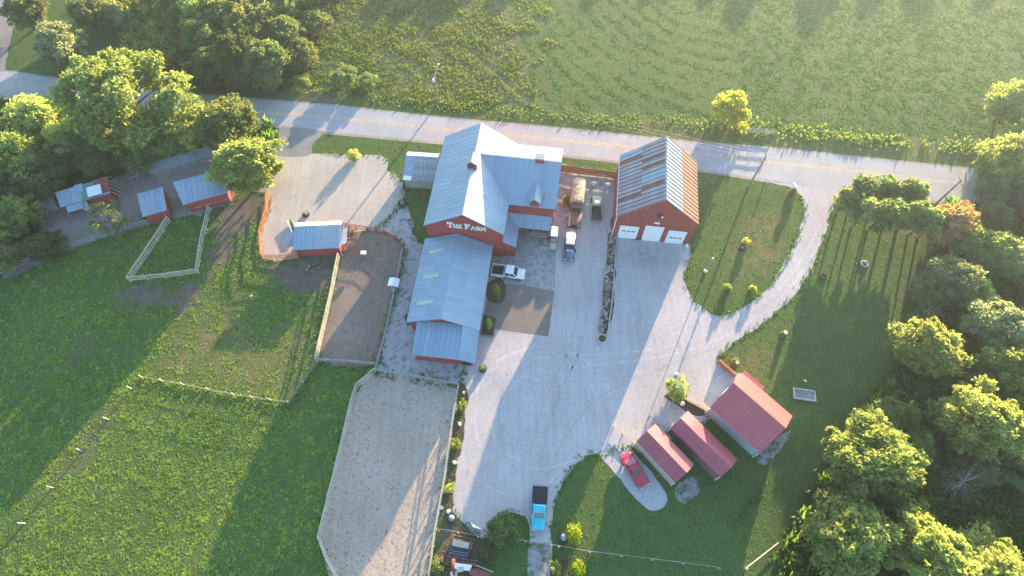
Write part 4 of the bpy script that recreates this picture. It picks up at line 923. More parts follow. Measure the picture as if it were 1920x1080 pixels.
# open-fronted blue vintage car, white canvas top
r = thing('vintage_car', 'dark blue vintage car with white top and two modelled light reflections on its bonnet', 'vintage car'); L = place(r, 1070, 439, 1066, 488, .7); h = L / 2
bp = paint('blue_car_paint', (.022, .085, .19))
MB().loft([(-h, .72, .5, .95), (-h + 1.0, .8, .45, 1.05), (.2, .8, .45, 1.05), (.45, .66, .5, 1.08), (h - .3, .6, .5, 1.02), (h, .52, .52, .92)], 20, 4).build('body', bp, r, True)
MB().frustum((-.6, .6, .3, h - .15), (-.45, .45, .35, h - .3), 1.06, 1.14).build('hood', bp, r)
cabin(r, (-.78, .78, -h + 1.05, .35), (-.66, .66, -h + 1.35, .0), 1.03, 1.6, bp, m_white)
MB().frustum((-.82, .82, -h + .1, -h + 1.25), (-.7, .7, -h + .25, -h + 1.2), 1.0, 1.62).build('soft_top', M('white_canvas', (.72, .71, .70), .8), r)
MB().box(-.75, .75, .36, .42, 1.06, 1.5).build('windshield', m_glass, r)
for sx in (-1, 1):
    MB().lathe([(.02, .03), (.15, .02), (.16, 0), (.16, -.06)], (sx * .26, .95, 1.17), 12).build('bonnet_reflection', m_lamp, r)  # pale discs modelled in place of two round light reflections on the bonnet
    MB().loft([(.55, .16, .5, .72), (1.1, .2, .55, .92), (h - .2, .19, .5, .8), (h + .05, .14, .45, .6)], 12, 3).build('fender', bp, r, True).location = (sx * .72, 0, 0)
    MB().box(sx * .74 - .12, sx * .74 + .12, -h + 1.1, .6, .42, .48).build('running_board', m_dark, r)
    for y in (h - .6, -h + .75): wheel(r, sx * .74, y, .36, .18)
s_ = MB().lathe([(.2, -.09), (.33, -.08), (.36, 0), (.33, .08), (.2, .09)], (0, 0, 0), 16, 0, 'X').build('spare_wheel', m_tyre, r); s_.location = (-.98, .55, .75)
MB().box(-.75, .75, h + .05, h + .15, .45, .56).build('bumper', m_chrome, r); lamps(r, h - .02, .52, .86, m_lamp, .13)

# tan canvas-topped army truck
r = thing('army_truck', 'old army truck with stained tan canvas cover and rusty brown cab', 'truck'); L = place(r, 1085, 344, 1077, 421, 1.3); h = L / 2
ol = M('faded_brown_paint', (.20, .115, .09), .7, var=.25, scale=1.2, fine=.2)
canvas, nt, p = nmat('stained_canvas'); c = mixc(nt, rampf(nt, noise(nt, opos(nt), 1.6, 5, .75), .45, .62), (.50, .44, .31), (.20, .17, .12)); nt.links.new(c, p.inputs['Base Color']); p.inputs['Roughness'].default_value = .9
arch = [(-1.12, 1.2), (1.12, 1.2), (1.12, 2.25), (.85, 2.62), (.4, 2.78), (0, 2.82), (-.4, 2.78), (-.85, 2.62), (-1.12, 2.25)]
cv = MB().prism(arch, -h, .25).build('canvas_cover', canvas, r)
for k in range(5):
    y = -h + .15 + k * (h + .0) / 4.4; pts = [(x * 1.015, y, z * 1.012) for x, z in arch[2:]]
    MB().tube(pts, .012, 6).build('bow', canvas, cv)
MB().box(-1.1, 1.1, -h + .02, .2, .85, 1.19).build('bed', ol, r)
cabin(r, (-.95, .95, .4, 1.55), (-.82, .82, .45, 1.3), 1.25, 2.0, ol)
MB().box(-.95, .95, .35, 1.6, .7, 1.26).build('body', ol, r)
MB().loft([(1.6, .72, .75, 1.42), (h - .5, .66, .75, 1.38), (h - .05, .58, .8, 1.25)], 16, 4).build('hood', ol, r, True)
for sx in (-1, 1):
    MB().loft([(1.5, .2, .7, .85), (2.1, .24, .8, 1.12), (h - .2, .22, .8, 1.05), (h + .05, .18, .75, .9)], 12, 4).build('fender', M('pale_fender', (.42, .36, .28), .7, var=.3) if sx > 0 else ol, r, True).location = (sx * .82, 0, 0)
    for y in (h - .9, -h + 1.0, -h + 2.2): wheel(r, sx * .92, y, .46, .3)
    MB().box(sx * 1.05 - .08, sx * 1.05 + .08, 1.25, 1.33, 1.5, 1.85).build('mirror', m_dark, r)
MB().box(-1.0, 1.0, h + .05, h + .18, .6, .8).build('bumper', m_dark, r); MB().box(-.5, .5, h - .02, h + .03, .85, 1.2).build('grille', m_dark, r); lamps(r, h + .03, .72, 1.0, m_lamp, .11)

# green utility cart with dark load bed
r = thing('utility_cart', 'green two seat utility cart with dark load bed behind the blue car', 'utility vehicle'); L = place(r, 1119, 411, 1117, 367, .8); h = L / 2
gp = M('green_cart_paint', (.04, .19, .13), .45, var=.06)
MB().box(-.72, .72, -.2, h - .1, .4, .8).build('body', gp, r)
MB().loft([(h - 1.0, .7, .5, 1.0), (h - .4, .66, .5, .95), (h, .5, .5, .75)], 16, 4).build('hood', gp, r, True)
cr = MB().frustum((-.75, .75, -.35, h - .85), (-.68, .68, -.3, h - .95), 1.72, 1.8).build('canopy', gp, r); MB().box(-.35, .35, .1, .7, 1.802, 1.83).build('roof_sheet', m_white, cr)
for sx in (-1, 1):
    for y in (-.3, h - .95): MB().bar((sx * .66, y, .8), (sx * .66, y, 1.72), .05, .05).build('roof_post', m_dark, r)
    for y in (h - .5, -h + .45): wheel(r, sx * .72, y, .32, .26)
MB().box(-.65, .65, .1, .6, .8, .98).build('seat', m_dark, r); MB().box(-.65, .65, -.02, .1, .8, 1.35).build('backrest', m_dark, r)
MB().box(-.76, .76, -h, -.32, .62, .68).box(-.76, -.7, -h, -.32, .68, .98).box(.7, .76, -h, -.32, .68, .98).box(-.7, .7, -.38, -.32, .68, .98).box(-.7, .7, -h, -h + .05, .68, .98).build('load_bed', M('dark_plastic', (.04, .045, .045), .7), r)
MB().bar((-.5, h + .05, .6), (.5, h + .05, .6), .06, .08).build('bumper', m_dark, r); lamps(r, h - .05, .4, .75, m_lamp, .08)

# white-roofed cart at the patio edge
r = thing('golf_cart', 'white roofed grey cart standing at the corner of the stone patio', 'cart'); L = place(r, 1036, 466, 1040, 430, .9); h = L / 2
MB().box(-.55, .55, -h + .1, h - .1, .3, .62).build('body', m_greyboard, r)
MB().frustum((-.6, .6, -.1, h), (-.52, .52, -.05, h - .1), 1.75, 1.84).build('canopy', m_white, r)
for sx in (-1, 1):
    for y in (0, h - .1): MB().bar((sx * .52, y, .6), (sx * .52, y, 1.75), .05, .05).build('roof_post', m_dark, r)
    for y in (h - .4, -h + .4): wheel(r, sx * .5, y, .24, .2)
MB().box(-.5, .5, -.5, .1, .63, .85).build('seat', M('grey_seat', (.25, .25, .27), .7), r); MB().box(-.5, .5, -h, -.6, .63, .72).build('load_bed', m_concrete, r)

# ------------------------------------------------------------------ yard things
bushes = []   # (px,py,h,r,...) filled in by the planting section
def tyre_ring(label, px, py, R0, mat=m_tyre, name='tyre_planter', cat='planter', group=None, extra=None):
    b = G(px, py); r = thing(name, label, cat, tuple(b), 0, group)
    MB().lathe([(R0 * .62, 0), (R0 * .95, 0), (R0, R0 * .2), (R0 * .95, R0 * .42), (R0 * .7, R0 * .42), (R0 * .62, R0 * .3), (R0 * .6, .05)], n=18).build('tyre', mat, r)
    MB().lathe([(R0 * .01, R0 * .3), (R0 * .6, R0 * .28), (R0 * .6, .06), (R0 * .01, .06)], n=14).build('soil', m_soil, r)
    if extra == 'cone': MB().lathe([(R0 * .62, R0 * .3), (R0 * .5, R0 * .7), (R0 * .12, R0 * 1.15)], n=12).build('finial', m_galv, r)
    if extra == 'rock': MB().add([v_.co * (R0 * 1.3) + Vector((0, 0, R0 * .5)) for v_ in stones[2].vertices], [tuple(p_.vertices) for p_ in stones[2].polygons]).build('rock', m_stone, r)
    return r
tyre_ring('tyre planter with a green plant standing alone on the sunny gravel', 905, 692, .62)
tyre_ring('large tyre planter at the foot of the planting strip, capped with a metal cone', 847, 972, .72, extra='cone')
tyre_ring('large tyre planter capped with a shiny cone, beside the bright yellow shrub', 1057, 1008, .74, extra='cone')
tyre_ring('round pale ringed planter closing the lower end of the stone heap', 1129, 636, .82, m_concrete)
tyre_ring('dark tyre planter on the sunny lawn, first right of the driveway', 1543, 519, .55)
tyre_ring('tyre planter with a pale rock among the pine trunk shadows', 1620, 495, .62, m_concrete, extra='rock')
tyre_ring('old tyre planter by the barn annex, a rock beside it', 755, 383, .75, extra='rock')
tyre_ring('tyre planter holding a white rock, just above the striped roof shed', 574, 403, .6, extra='rock')
tyre_ring('tyre planter holding a pale rock beside the small bush on the curve lawn', 1391, 466, .5, extra='rock')
def rock(label, px, py, s, mat=None, group=None):
    b = G(px, py); me = stones[rnd.randrange(4)].copy()
    o = link('rock', me); me.materials.clear(); me.materials.append(mat or m_stone)
    o.location = (b.x, b.y, s * .3); o.scale = (s * 1.2, s, s * .8); o.rotation_euler = (0, 0, rnd.uniform(0, 6)); tag(o, label, 'rock', group)
m_wr = M('whitewashed_stone', (.66, .64, .60), .85, var=.12)
for (x, y), w_ in zip(((862, 795), (852, 868), (828, 952), (841, 960)), ('between the upper two bushes', 'below the middle bush', 'against the arena fence', 'just above the big tyre planter')):
    rock(f'whitewashed rock in the planting strip, {w_}', x, y, .6, m_wr, 'whitewashed rocks of the planting strip')
rock('pale boulder at the rear of the planting bed between the sheds', 1279, 758, .75, m_wr)
rock('flat white slab lying on the sunny gravel near the small round tree', 1268, 703, .7, m_wr)
rock('small white stone on the shaded grass of the dry pasture', 471, 555, .4, m_wr)
rock('pale rock at the corner of the garage drive beside the lawn', 1287, 462, .7, m_wr)
rock('small grey stone on the lawn by the slatted wooden bed', 1509, 714, .45, m_wr)
for i, (x, y) in enumerate(((580, 500), (590, 496), (598, 503), (586, 509), (604, 498), (576, 506), (612, 494), (596, 493))):
    rock('pale rubble stone in the pile below the striped roof shed', x, y, rnd.uniform(.35, .6), None, 'rubble pile below the striped roof shed')
# feeder on the paddock, little roofed well box
b = G(684, 480); r = thing('feed_tub', 'white topped feeder standing alone in the brown paddock', 'feeder', tuple(b)); MB().tube([(0, 0, 0), (0, 0, .9)], .05, 6).build('post', m_rustiron, r); MB().box(-.4, .4, -.28, .28, .9, 1.2).build('tray', m_white, r)
b = G(741, 537); r = thing('roofed_box', 'little white roofed box on the fence line beside the gravel strip', 'well house', tuple(b), -.15)
MB().box(-.55, .55, -.4, .5, 0, 1.25).build('wall', m_greyboard, r); bb = MB(); slope(bb, -.85, 1.25, 0, 1.6, -.7, .75, .06); slope(bb, .85, 1.25, 0, 1.6, -.7, .75, .06); bb.build('roof', m_white, r); MB().box(-.3, .3, -1.0, -.5, 0, .55).build('trough', m_concrete, r)
# green boat-like slide lying by the striped shed
b = G(552, 428); r = thing('canoe', 'narrow green canoe with a white side leaning by the striped roof shed', 'canoe', (b.x, b.y), R(28))
MB().loft([(-1.9, .04, .35, .5), (-1.3, .26, .12, .52), (0, .36, .05, .5), (1.3, .26, .12, .52), (1.9, .04, .35, .5)], 12, 2.4).build('hull', M('canoe_green', (.03, .12, .035), .6), r, True)
MB().box(-.6, -.5, -1.7, 1.7, .3, .5).build('side_board', m_white, r)
# slatted wooden bed on the lawn
b = G(1507, 741); r = thing('wooden_flatbed', 'grey slatted wooden frame lying flat on the shaded lawn', 'wooden frame', tuple(b), R(-9))
for yy in (-.72, .72): MB().box(-1.55, 1.55, yy - .1, yy + .1, .12, .34).build('side_board', m_concrete, r)
for xx in (-1.45, 1.45): MB().box(xx - .1, xx + .1, -.6, .6, .12, .34).build('end_board', m_concrete, r)
for k in range(7): MB().box(-1.33, 1.33, -.58 + k * .168, -.58 + k * .168 + .13, .1, .2).build('slat', m_greyboard, r)
for xx in (-1.3, 1.3):
    for yy in (-.6, .6): MB().box(xx - .06, xx + .06, yy - .06, yy + .06, 0, .1).build('foot', m_board, r)
# mailbox at the driveway mouth
b = G(1484, 357); r = thing('mailbox', 'white mailbox at the inner corner of the driveway mouth', 'mailbox', tuple(b), .3)
MB().box(-.06, .06, -.06, .06, 0, 1.1).build('post', m_board, r); MB().prism([(-.3, 1.1), (.3, 1.1), (.3, 1.4), (.18, 1.56), (-.18, 1.56), (-.3, 1.4)], -.5, .5).build('box', m_white, r); MB().bar((-.75, 0, .1), (.6, 0, 1.05), .07, .07).build('brace', m_board, r)
# white triangular board set up at the bottom of the yard
b = G(893, 986); r = thing('sign_board', 'white slanting board propped up at the lower edge of the gravel yard', 'board', (b.x, b.y), R(150))
MB().add([(-.9, 0, 0), (.9, 0, 0), (.1, .35, 1.9), (-.9, .05, .04), (.9, .05, .04), (.1, .4, 1.92)], [(0, 1, 2), (5, 4, 3), (0, 3, 4, 1), (1, 4, 5, 2), (2, 5, 3, 0)]).build('board', m_white, r); MB().bar((.1, .42, 1.7), (.1, 1.3, .02), .06, .06).build('prop', m_board, r)
# stump on the lawn
for lab, x, y, s in (('pale topped stump on the open lawn above the slatted wooden bed', 1468, 628, .5), ('mossy stump beside the widest maroon shed', 1378, 684, .42)):
    b = G(x, y); r = thing('tree_stump', lab, 'stump', tuple(b)); MB().lathe([(s * 1.1, 0), (s * .8, .25), (s * .72, 1.0)], n=12).build('bark', m_bark, r); MB().lathe([(s * .66, 1.002), (s * .6, 1.03)], n=12).build('cut_face', m_newboard, r)
# garden furniture by the sheds
def chair(label, x, y, rz, mat, group=None):
    b = G(x, y); r = thing('chair', label, 'chair', tuple(b), rz, group)
    MB().box(-.28, .28, -.28, .28, .4, .46).build('seat', mat, r); MB().box(-.28, .28, .24, .3, .47, 1.0).build('backrest', mat, r)
    for sx in (-.24, .24):
        for sy in (-.24, .24): MB().box(sx - .03, sx + .03, sy - .03, sy + .03, 0, .4).build('leg', mat, r)
chair('white plastic chair, the left of two by the patchwork shed', 84, 399, .7, m_white, 'white chairs in the dusty yard'); chair('white plastic chair, the right of two by the patchwork shed', 91, 397, -.5, m_white, 'white chairs in the dusty yard')
for lab, x, y in (('white bucket on the dark ground between barn and garage', 1113, 347), ('white tub beside the garage, left of its rear corner', 1139, 349), ('white tub next to the lone rounded tree', 424, 342)):
    b = G(x, y); r = thing('bucket', lab, 'tub', tuple(b)); MB().lathe([(.3, 0), (.42, .55), (.42, .6)], n=12).build('shell', m_white, r); MB().lathe([(.44, .6), (.44, .63)], n=12).build('rim', m_galv, r)
b = G(1198, 448); r = thing('door_bench', 'dark little bench between the first two garage doors', 'bench', tuple(b), -.12)
MB().box(-.4, .4, -.25, .25, .42, .5).build('seat', m_dark, r); [MB().box(x_ - .05, x_ + .05, -.2, .2, 0, .42).build('leg', m_rustiron, r) for x_ in (-.33, .33)]
b = G(1006, 445); r = thing('picnic_table', 'grey plank table on the patio under the porch eave', 'table', tuple(b), -.12)
for k in range(4): MB().box(-1.6, 1.6, -.4 + k * .21, -.4 + k * .21 + .18, .7, .76).build('plank', m_greyboard, r)
for sx in (-1.2, 1.2): MB().box(sx - .05, sx + .05, -.35, .38, 0, .7).build('leg', m_greyboard, r)
b = G(1024, 458); r = thing('patio_crate', 'brown crate with shallow tray beside the white roofed cart', 'crate', tuple(b), -.12)
MB().box(-.5, .5, -.4, .4, 0, .6).build('box', m_pole, r); MB().box(-.9, .5, -1.1, -.5, 0, .25).build('tray', m_board, r)
# wood pile on the mulch below the striped shed
lp = thing('brushwood_pile', 'reddish heap of broken boards beside the striped roof shed', 'wood pile', tuple(G(650, 462))); o_ = G(650, 462)
for i in range(34):
    q = G(rnd.uniform(600, 664), 0 + rnd.uniform(0, 1), 0); x_ = rnd.uniform(638, 668); y_ = rnd.uniform(428, 478) if x_ > 646 else rnd.uniform(470, 482)
    q = G(x_, y_) - o_; a_ = rnd.uniform(0, PI); l_ = rnd.uniform(.5, 1.3); dv = Vector((math.cos(a_), math.sin(a_), rnd.uniform(-.1, .3))) * l_ / 2; z_ = Vector((0, 0, rnd.uniform(.1, .55)))
    plank('board', rnd.choice([m_redboard, m_board, m_redboard, m_pole]), lp, q - dv + z_, q + dv + z_, rnd.uniform(.08, .2), .06)
bp_ = thing('pallet_stack', 'broken grey pallets heaped at the left end of the long lean-to', 'pallets', tuple(G(256, 330))); o_ = G(256, 330)
for i in range(14):
    q = G(rnd.uniform(243, 268), rnd.uniform(322, 336)) - o_; a_ = rnd.choice([.35, .45, 1.9]); l_ = rnd.uniform(1., 1.9); dv = Vector((math.cos(a_), math.sin(a_), 0)) * l_ / 2; z_ = Vector((0, 0, rnd.uniform(.1, .7)))
    plank('slat', m_board, bp_, q - dv + z_, q + dv + z_, .14, .05)
# row of old farm machinery
def implement(label, x, y, rz, cols, kind):
    b = G(x, y); r = thing('farm_implement', label, 'farm machine', tuple(b), rz, 'old farm machinery by the arena')
    if kind == 'baler':
        MB().box(-1.3, 1.3, -.45, .35, .5, 1.05).build('hopper', cols[0], r); MB().slab([(-1.2, -.6, 1.1), (.9, -.6, 1.1), (.9, .1, 1.25), (-1.2, .1, 1.25)], .05).build('lid', cols[1], r)
        MB().tube([(-1.5, .6, .6), (1.5, .6, .6)], .09, 8).build('roller', cols[2], r)
    if kind == 'rake':
        for k in range(5): MB().tube([(-1.2 + .1 * k, -.5 + .28 * k, .6), (1.2 + .1 * k, -.5 + .28 * k, .6)], .06, 6).build('bar', cols[k % len(cols)], r)
        MB().bar((-1.1, -.7, .55), (-1.1, .9, .55), .1, .1).bar((1.1, -.7, .55), (1.1, .9, .55), .1, .1).build('frame', cols[0], r)
    if kind == 'tractor':
        MB().loft([(-.9, .3, .6, 1.1), (.2, .3, .55, 1.15), (1.1, .25, .6, 1.0)], 12, 4).build('body', cols[0], r, True); MB().box(-.4, .4, -.95, -.35, 1.0, 1.1).build('seat', cols[1], r); MB().box(.4, 1.2, -.5, .1, .9, 1.2).build('box', cols[2], r)
    for sx in (-1.35, 1.35):
        MB().lathe([(.4, -.06), (.46, 0), (.4, .06)], (sx, 0, .46), 16, 0, 'X').build('wheel', m_rustiron, r)
implement('cream decked implement, uppermost in the row of old farm machinery', 868, 1018, -.2, [m_rustiron, m_newboard, m_bark], 'baler')
implement('blue barred hay rake, second in the row of old farm machinery', 860, 1036, -.15, [M('faded_blue_iron', (.10, .15, .22), .6), m_galv2, m_galv], 'rake')
implement('dark iron rake with rusty bars, third in the row of old farm machinery', 850, 1052, -.1, [m_rustiron, m_bark], 'rake')
implement('small red tractor with cream box, at the lower left of the machinery row', 852, 1066, .1, [M('tractor_red', (.17, .04, .035), .7), m_newboard, m_newboard], 'tractor')
implement('white lidded seed drill, right of the small red tractor', 872, 1060, -.1, [m_rustiron, m_white, m_bark], 'baler')
implement('rust red implement at the lower right of the machinery row', 900, 1074, -.35, [M('rust_red_iron', (.20, .07, .05), .8), M('rust_red_iron', (.20, .07, .05), .8), m_board], 'baler')
implement('brown rusty rake standing in the shrubs right of the lane', 1054, 1072, 1.3, [m_rustiron, m_bark], 'rake')
b = G(1060, 1098)
# ------------------------------------------------------------------ trees and shrubs
def leaf_cards(P, Nn, size, rg):
    """P: n x 3 positions, Nn: normals; returns verts (n*4) and quads of folded leaf sprays"""
    n = len(P); rv = rg.normal(size=(n, 3)); nn = Nn * .4 + rv * .8; nn /= np.linalg.norm(nn, axis=1, keepdims=True)
    t = np.cross(nn, rg.normal(size=(n, 3))); t /= np.linalg.norm(t, axis=1, keepdims=True); b = np.cross(nn, t)
    s = size * rg.uniform(.6, 1.35, (n, 1))
    v = np.stack([P - t * s, P - b * s * .62 + nn * s * .15, P + t * s, P + b * s * .62 + nn * s * .15], 1).reshape(-1, 3)
    return v
def np_mesh(name, v, mat, k=4):
    me = bpy.data.meshes.new(name); n = len(v)
    me.vertices.add(n); me.vertices.foreach_set('co', v.astype(np.float32).ravel())
    me.loops.add(n); me.loops.foreach_set('vertex_index', np.arange(n, dtype=np.int32))
    me.polygons.add(n // k); me.polygons.foreach_set('loop_start', np.arange(0, n, k, dtype=np.int32)); me.update(); me.materials.append(mat)
    return me
def crown_points(rg, Rr, H, z0, lobes, per, spread=1., lobe_r=(.26, .42), shape='round'):
    P, Nn, cs = [], [], []
    for i in range(lobes):
        u = rg.random(); a = rg.uniform(0, 2 * PI)
        if shape == 'cone':
            zz = u; rad = (1 - zz) * .95 * rg.uniform(.55, 1)
        elif shape == 'column':
            zz = u; rad = .55 * math.sin(PI * min(.97, max(.06, zz * .9 + .1))) * rg.uniform(.3, 1)
        else:
            zz = rg.uniform(.05, 1); rad = math.sqrt(max(0, 1 - (2 * zz - .9) ** 2 / 1.25)) * math.sqrt(rg.uniform(.15, 1)) * spread
        if shape == 'round' and rg.random() < .16: rad *= 1.3
        c = np.array([math.cos(a) * rad * Rr * .78, math.sin(a) * rad * Rr * .78, z0 + zz * H * .82]); cs.append(c)
        lr = Rr * lobe_r[0] * (lobe_r[1] / lobe_r[0]) ** rg.random()
        m = int(per * rg.uniform(.7, 1.3))
        d = rg.normal(size=(m, 3)); d[:, 2] += .45; d /= np.linalg.norm(d, axis=1, keepdims=True)
        sub = vnoise(d[:, 0] * 7 + i * 13, d[:, 1] * 7 + d[:, 2] * 5, 1.6, 5)   # bumps on the lobe
        r = lr * (.45 + .8 * sub) * rg.uniform(.72, 1.2, m)
        P.append(c + d * r[:, None] * np.array([1, 1, .78])); Nn.append(d)
    return np.concatenate(P), np.concatenate(Nn), cs
def make_tree(seed, Rr, H, z0, lobes, per, size, mat, bark=m_bark, tr=.22, spread=1., lobe_r=(.26, .42), shape='round', limbs=7):
    rg = np.random.default_rng(seed)
    P, Nn, cs = crown_points(rg, Rr, H - z0, z0, lobes, per, spread, lobe_r, shape)
    P[:, 2] = np.maximum(P[:, 2], .05)
    crown = np_mesh('crown', leaf_cards(P, Nn, size, rg), mat)
    b = MB(); bend = rg.normal(size=2) * .25; zt = z0 + (H - z0) * .55
    b.tube([(0, 0, 0), (bend[0] * .4, bend[1] * .4, z0 * .6 + .3), (bend[0], bend[1], zt)], [tr, tr * .8, tr * .35], 8)
    for c in cs[:limbs]:
        st = Vector((bend[0] * .6, bend[1] * .6, min(z0 + (c[2] - z0) * .35, zt))); e = Vector(c)
        b.tube([st, st.lerp(e, .5) + Vector((0, 0, .25)), e], [tr * .4, tr * .25, tr * .08], 6)
    return crown, b.mesh('trunk', bark)
Ld, Ll = leaf_mat, None
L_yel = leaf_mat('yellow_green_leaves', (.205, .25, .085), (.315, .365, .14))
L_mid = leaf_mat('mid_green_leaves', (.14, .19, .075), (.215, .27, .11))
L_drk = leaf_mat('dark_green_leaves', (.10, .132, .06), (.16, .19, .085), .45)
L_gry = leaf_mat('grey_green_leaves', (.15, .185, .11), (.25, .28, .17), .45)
L_pin = leaf_mat('pine_needles', (.14, .20, .085), (.22, .28, .12), .5)
L_brn = leaf_mat('browned_needles', (.25, .16, .095), (.36, .245, .15), .45)
L_gold = leaf_mat('golden_leaves', (.38, .38, .075), (.52, .50, .11), .5)
L_lime = leaf_mat('lime_leaves', (.17, .22, .02), (.27, .31, .03), .45)
PROTO = {}
def proto(kind):
    if kind in PROTO: return PROTO[kind]
    k = kind
    if k.startswith('oak'):   # rounded, dense, clumpy
        i = int(k[-1]); m = {'y': L_yel, 'm': L_mid, 'd': L_drk, 'g': L_gry}[k[3]]
        PROTO[k] = (5., 9.) + make_tree(40 + i + ord(k[3]), 5., 9., 1.9, 110, 170, .235, m, tr=.26, lobe_r=(.08, .3))
    elif k == 'locust': PROTO[k] = (8.5, 13.) + make_tree(3, 8.5, 13., 4.5, 62, 380, .25, L_yel, tr=.4, spread=1.08, lobe_r=(.12, .22), limbs=26)
    elif k == 'airy': PROTO[k] = (3.2, 5.5) + make_tree(4, 3.2, 5.5, 1.5, 24, 60, .22, L_gry, tr=.12, lobe_r=(.18, .3), limbs=12)
    elif k.startswith('pine'):
        PROTO[k] = (2.4, 7.6) + make_tree(60 + int(k[-1]), 2.2, 7.6, 2.8, 46, 60, .24, L_pin, tr=.17, lobe_r=(.2, .34), limbs=14)
    elif k == 'deadpine': PROTO[k] = (2.4, 7.6) + make_tree(70, 2.4, 7.6, .8, 44, 130, .22, L_brn, tr=.16, lobe_r=(.2, .32), limbs=16)
    elif k == 'gold': PROTO[k] = (3.2, 5.2) + make_tree(80, 3.2, 5.2, .5, 30, 200, .2, L_gold, tr=.14, lobe_r=(.22, .36))
    elif k.startswith('bush'): 
        m = {'l': L_lime, 'm': L_mid, 'y': L_yel, 'd': L_drk}[k[4]]
        PROTO[k] = (1., 1.3) + make_tree(90 + ord(k[4]), 1., 1.3, .1, 16, 90, .085, m, tr=.05, lobe_r=(.28, .45), limbs=5)
    elif k == 'column': PROTO[k] = (1., 3.4) + make_tree(99, 1., 3.4, .1, 26, 110, .1, L_yel, tr=.07, lobe_r=(.25, .38), shape='column', limbs=4)
    elif k == 'dead':
        rg = random.Random(4); b = MB(); b.tube([(0, 0, 0), (.2, .1, 3), (.3, 0, 6)], [.2, .14, .05], 7)
        for i in range(70):
            z = rg.uniform(1.5, 5.8); a = rg.uniform(0, 6.28); l = rg.uniform(1.5, 3.4); e = Vector((math.cos(a) * l, math.sin(a) * l, z + rg.uniform(-.2, 1.2)))
            b.tube([(.2, .08, z), Vector((.2, .08, z)).lerp(e, .5) + Vector((0, 0, .25)), e], [.035, .02, .008], 4)
        r2 = np.random.default_rng(6); P = r2.normal(size=(260, 3)) * np.array([1.8, 1.8, .9]) + np.array([0, 0, 4.6])
        PROTO[k] = (3.4, 6.5, np_mesh('crown', leaf_cards(P, r2.normal(size=(260, 3)), .12, r2), L_gry), b.mesh('trunk', m_greybark))
    return PROTO[kind]
NAMEOF = {'pine': 'pine_tree', 'dead': 'dead_tree', 'bush': 'shrub', 'column': 'columnar_shrub', 'locust': 'broadleaf_tree', 'gold': 'golden_tree', 'airy': 'young_tree'}
def tree_at(x, y, r, h, kind, label, cat='tree', group=None, rz=None):
    pr_, ph, crown, trunk = proto(kind)
    nm = 'broadleaf_tree'
    for k_, v_ in NAMEOF.items():
        if kind.startswith(k_): nm = v_
    t = thing(nm, label, cat, (x, y), rnd.uniform(0, 6.28) if rz is None else rz, group)
    e_ = rnd.uniform(.88, 1.14); t.scale = (r / pr_ * e_, r / pr_ / e_, h / ph)
    c = link('crown' if cat == 'tree' else 'foliage', crown, t); link('trunk' if cat == 'tree' else 'stem', trunk, t)
    return t
def tree(px, py, r, h, kind, label, cat='tree', group=None, f=.58, rz=None):
    p = G(px, py, h * f); return tree_at(p.x, p.y, r, h, kind, label, cat, group, rz)
TL = 'trees of the left grove'
tree(225, 188, 11.6, 15.8, 'locust', 'biggest airy tree of the left grove, road showing through its crown', f=.6, group=TL, rz=1.0)
tree(428, 228, 5.6, 9, 'oakm1', 'rounded dense tree between the road and the long lean-to', group=TL)
tree(464, 305, 5.9, 9.4, 'oaky2', 'bright lone rounded tree at the top left corner of the sandy lot', group=TL)
tree(362, 232, 4.6, 7.5, 'oaky1', 'bright tree tucked between the biggest airy tree and the rounded dense one', group=TL)
tree(72, 222, 6.0, 9, 'oaky3', 'yellow green tree by the road at the left edge, below the asphalt', group=TL)
tree(125, 258, 4.3, 8, 'oaky1', 'narrow yellow green tree above the patchwork roofed shed', group=TL)
tree(22, 295, 6.0, 9, 'oaky2', 'yellow tipped tree at the left frame edge above the dusty yard', group=TL)
tree(25, 402, 4.2, 6.5, 'oaky3', 'low bright tree at the left frame edge beside the dusty yard', group=TL)
tree(84, 460, 3.4, 4.2, 'oakd1', 'dark rounded bush tree on the fence line of the dusty yard', group=TL)
tree(200, 408, 3.6, 6, 'airy', 'thin airy young tree standing in the middle of the dusty yard', group=TL)
tree(4, 480, 3.2, 4.5, 'oakm1', 'small tree cut by the left frame edge at the end of the rail fence', group=TL)
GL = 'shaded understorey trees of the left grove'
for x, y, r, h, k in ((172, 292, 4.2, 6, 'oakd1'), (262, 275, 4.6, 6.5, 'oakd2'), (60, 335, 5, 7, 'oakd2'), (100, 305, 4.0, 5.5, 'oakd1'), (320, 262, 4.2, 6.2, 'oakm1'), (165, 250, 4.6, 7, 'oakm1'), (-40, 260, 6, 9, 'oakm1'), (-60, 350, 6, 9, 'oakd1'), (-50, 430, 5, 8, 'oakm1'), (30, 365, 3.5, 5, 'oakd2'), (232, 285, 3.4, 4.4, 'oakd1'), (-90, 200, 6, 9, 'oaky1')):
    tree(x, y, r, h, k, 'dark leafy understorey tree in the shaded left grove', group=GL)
TT = 'trees beyond the road'
tree(112, 75, 5.4, 7.5, 'oakg1', 'grey green tree beyond the road at the top left', group=TT)
tree(45, 15, 5, 7, 'oakd1', 'dark tree in the top left corner beside the side lane', group=TT)
tree(168, 14, 5, 7, 'oakd2', 'dark tree at the top edge, left of the brown thicket', group=TT)
tree(372, 20, 5.2, 8, 'oaky1', 'yellow green tree at the top edge right of the brown thicket', group=TT)
tree(215, 30, 3.2, 5, 'oakg1', 'small grey tree between dark tree and brown thicket at the top', group=TT)
DW = 'dark trees of the top wood'
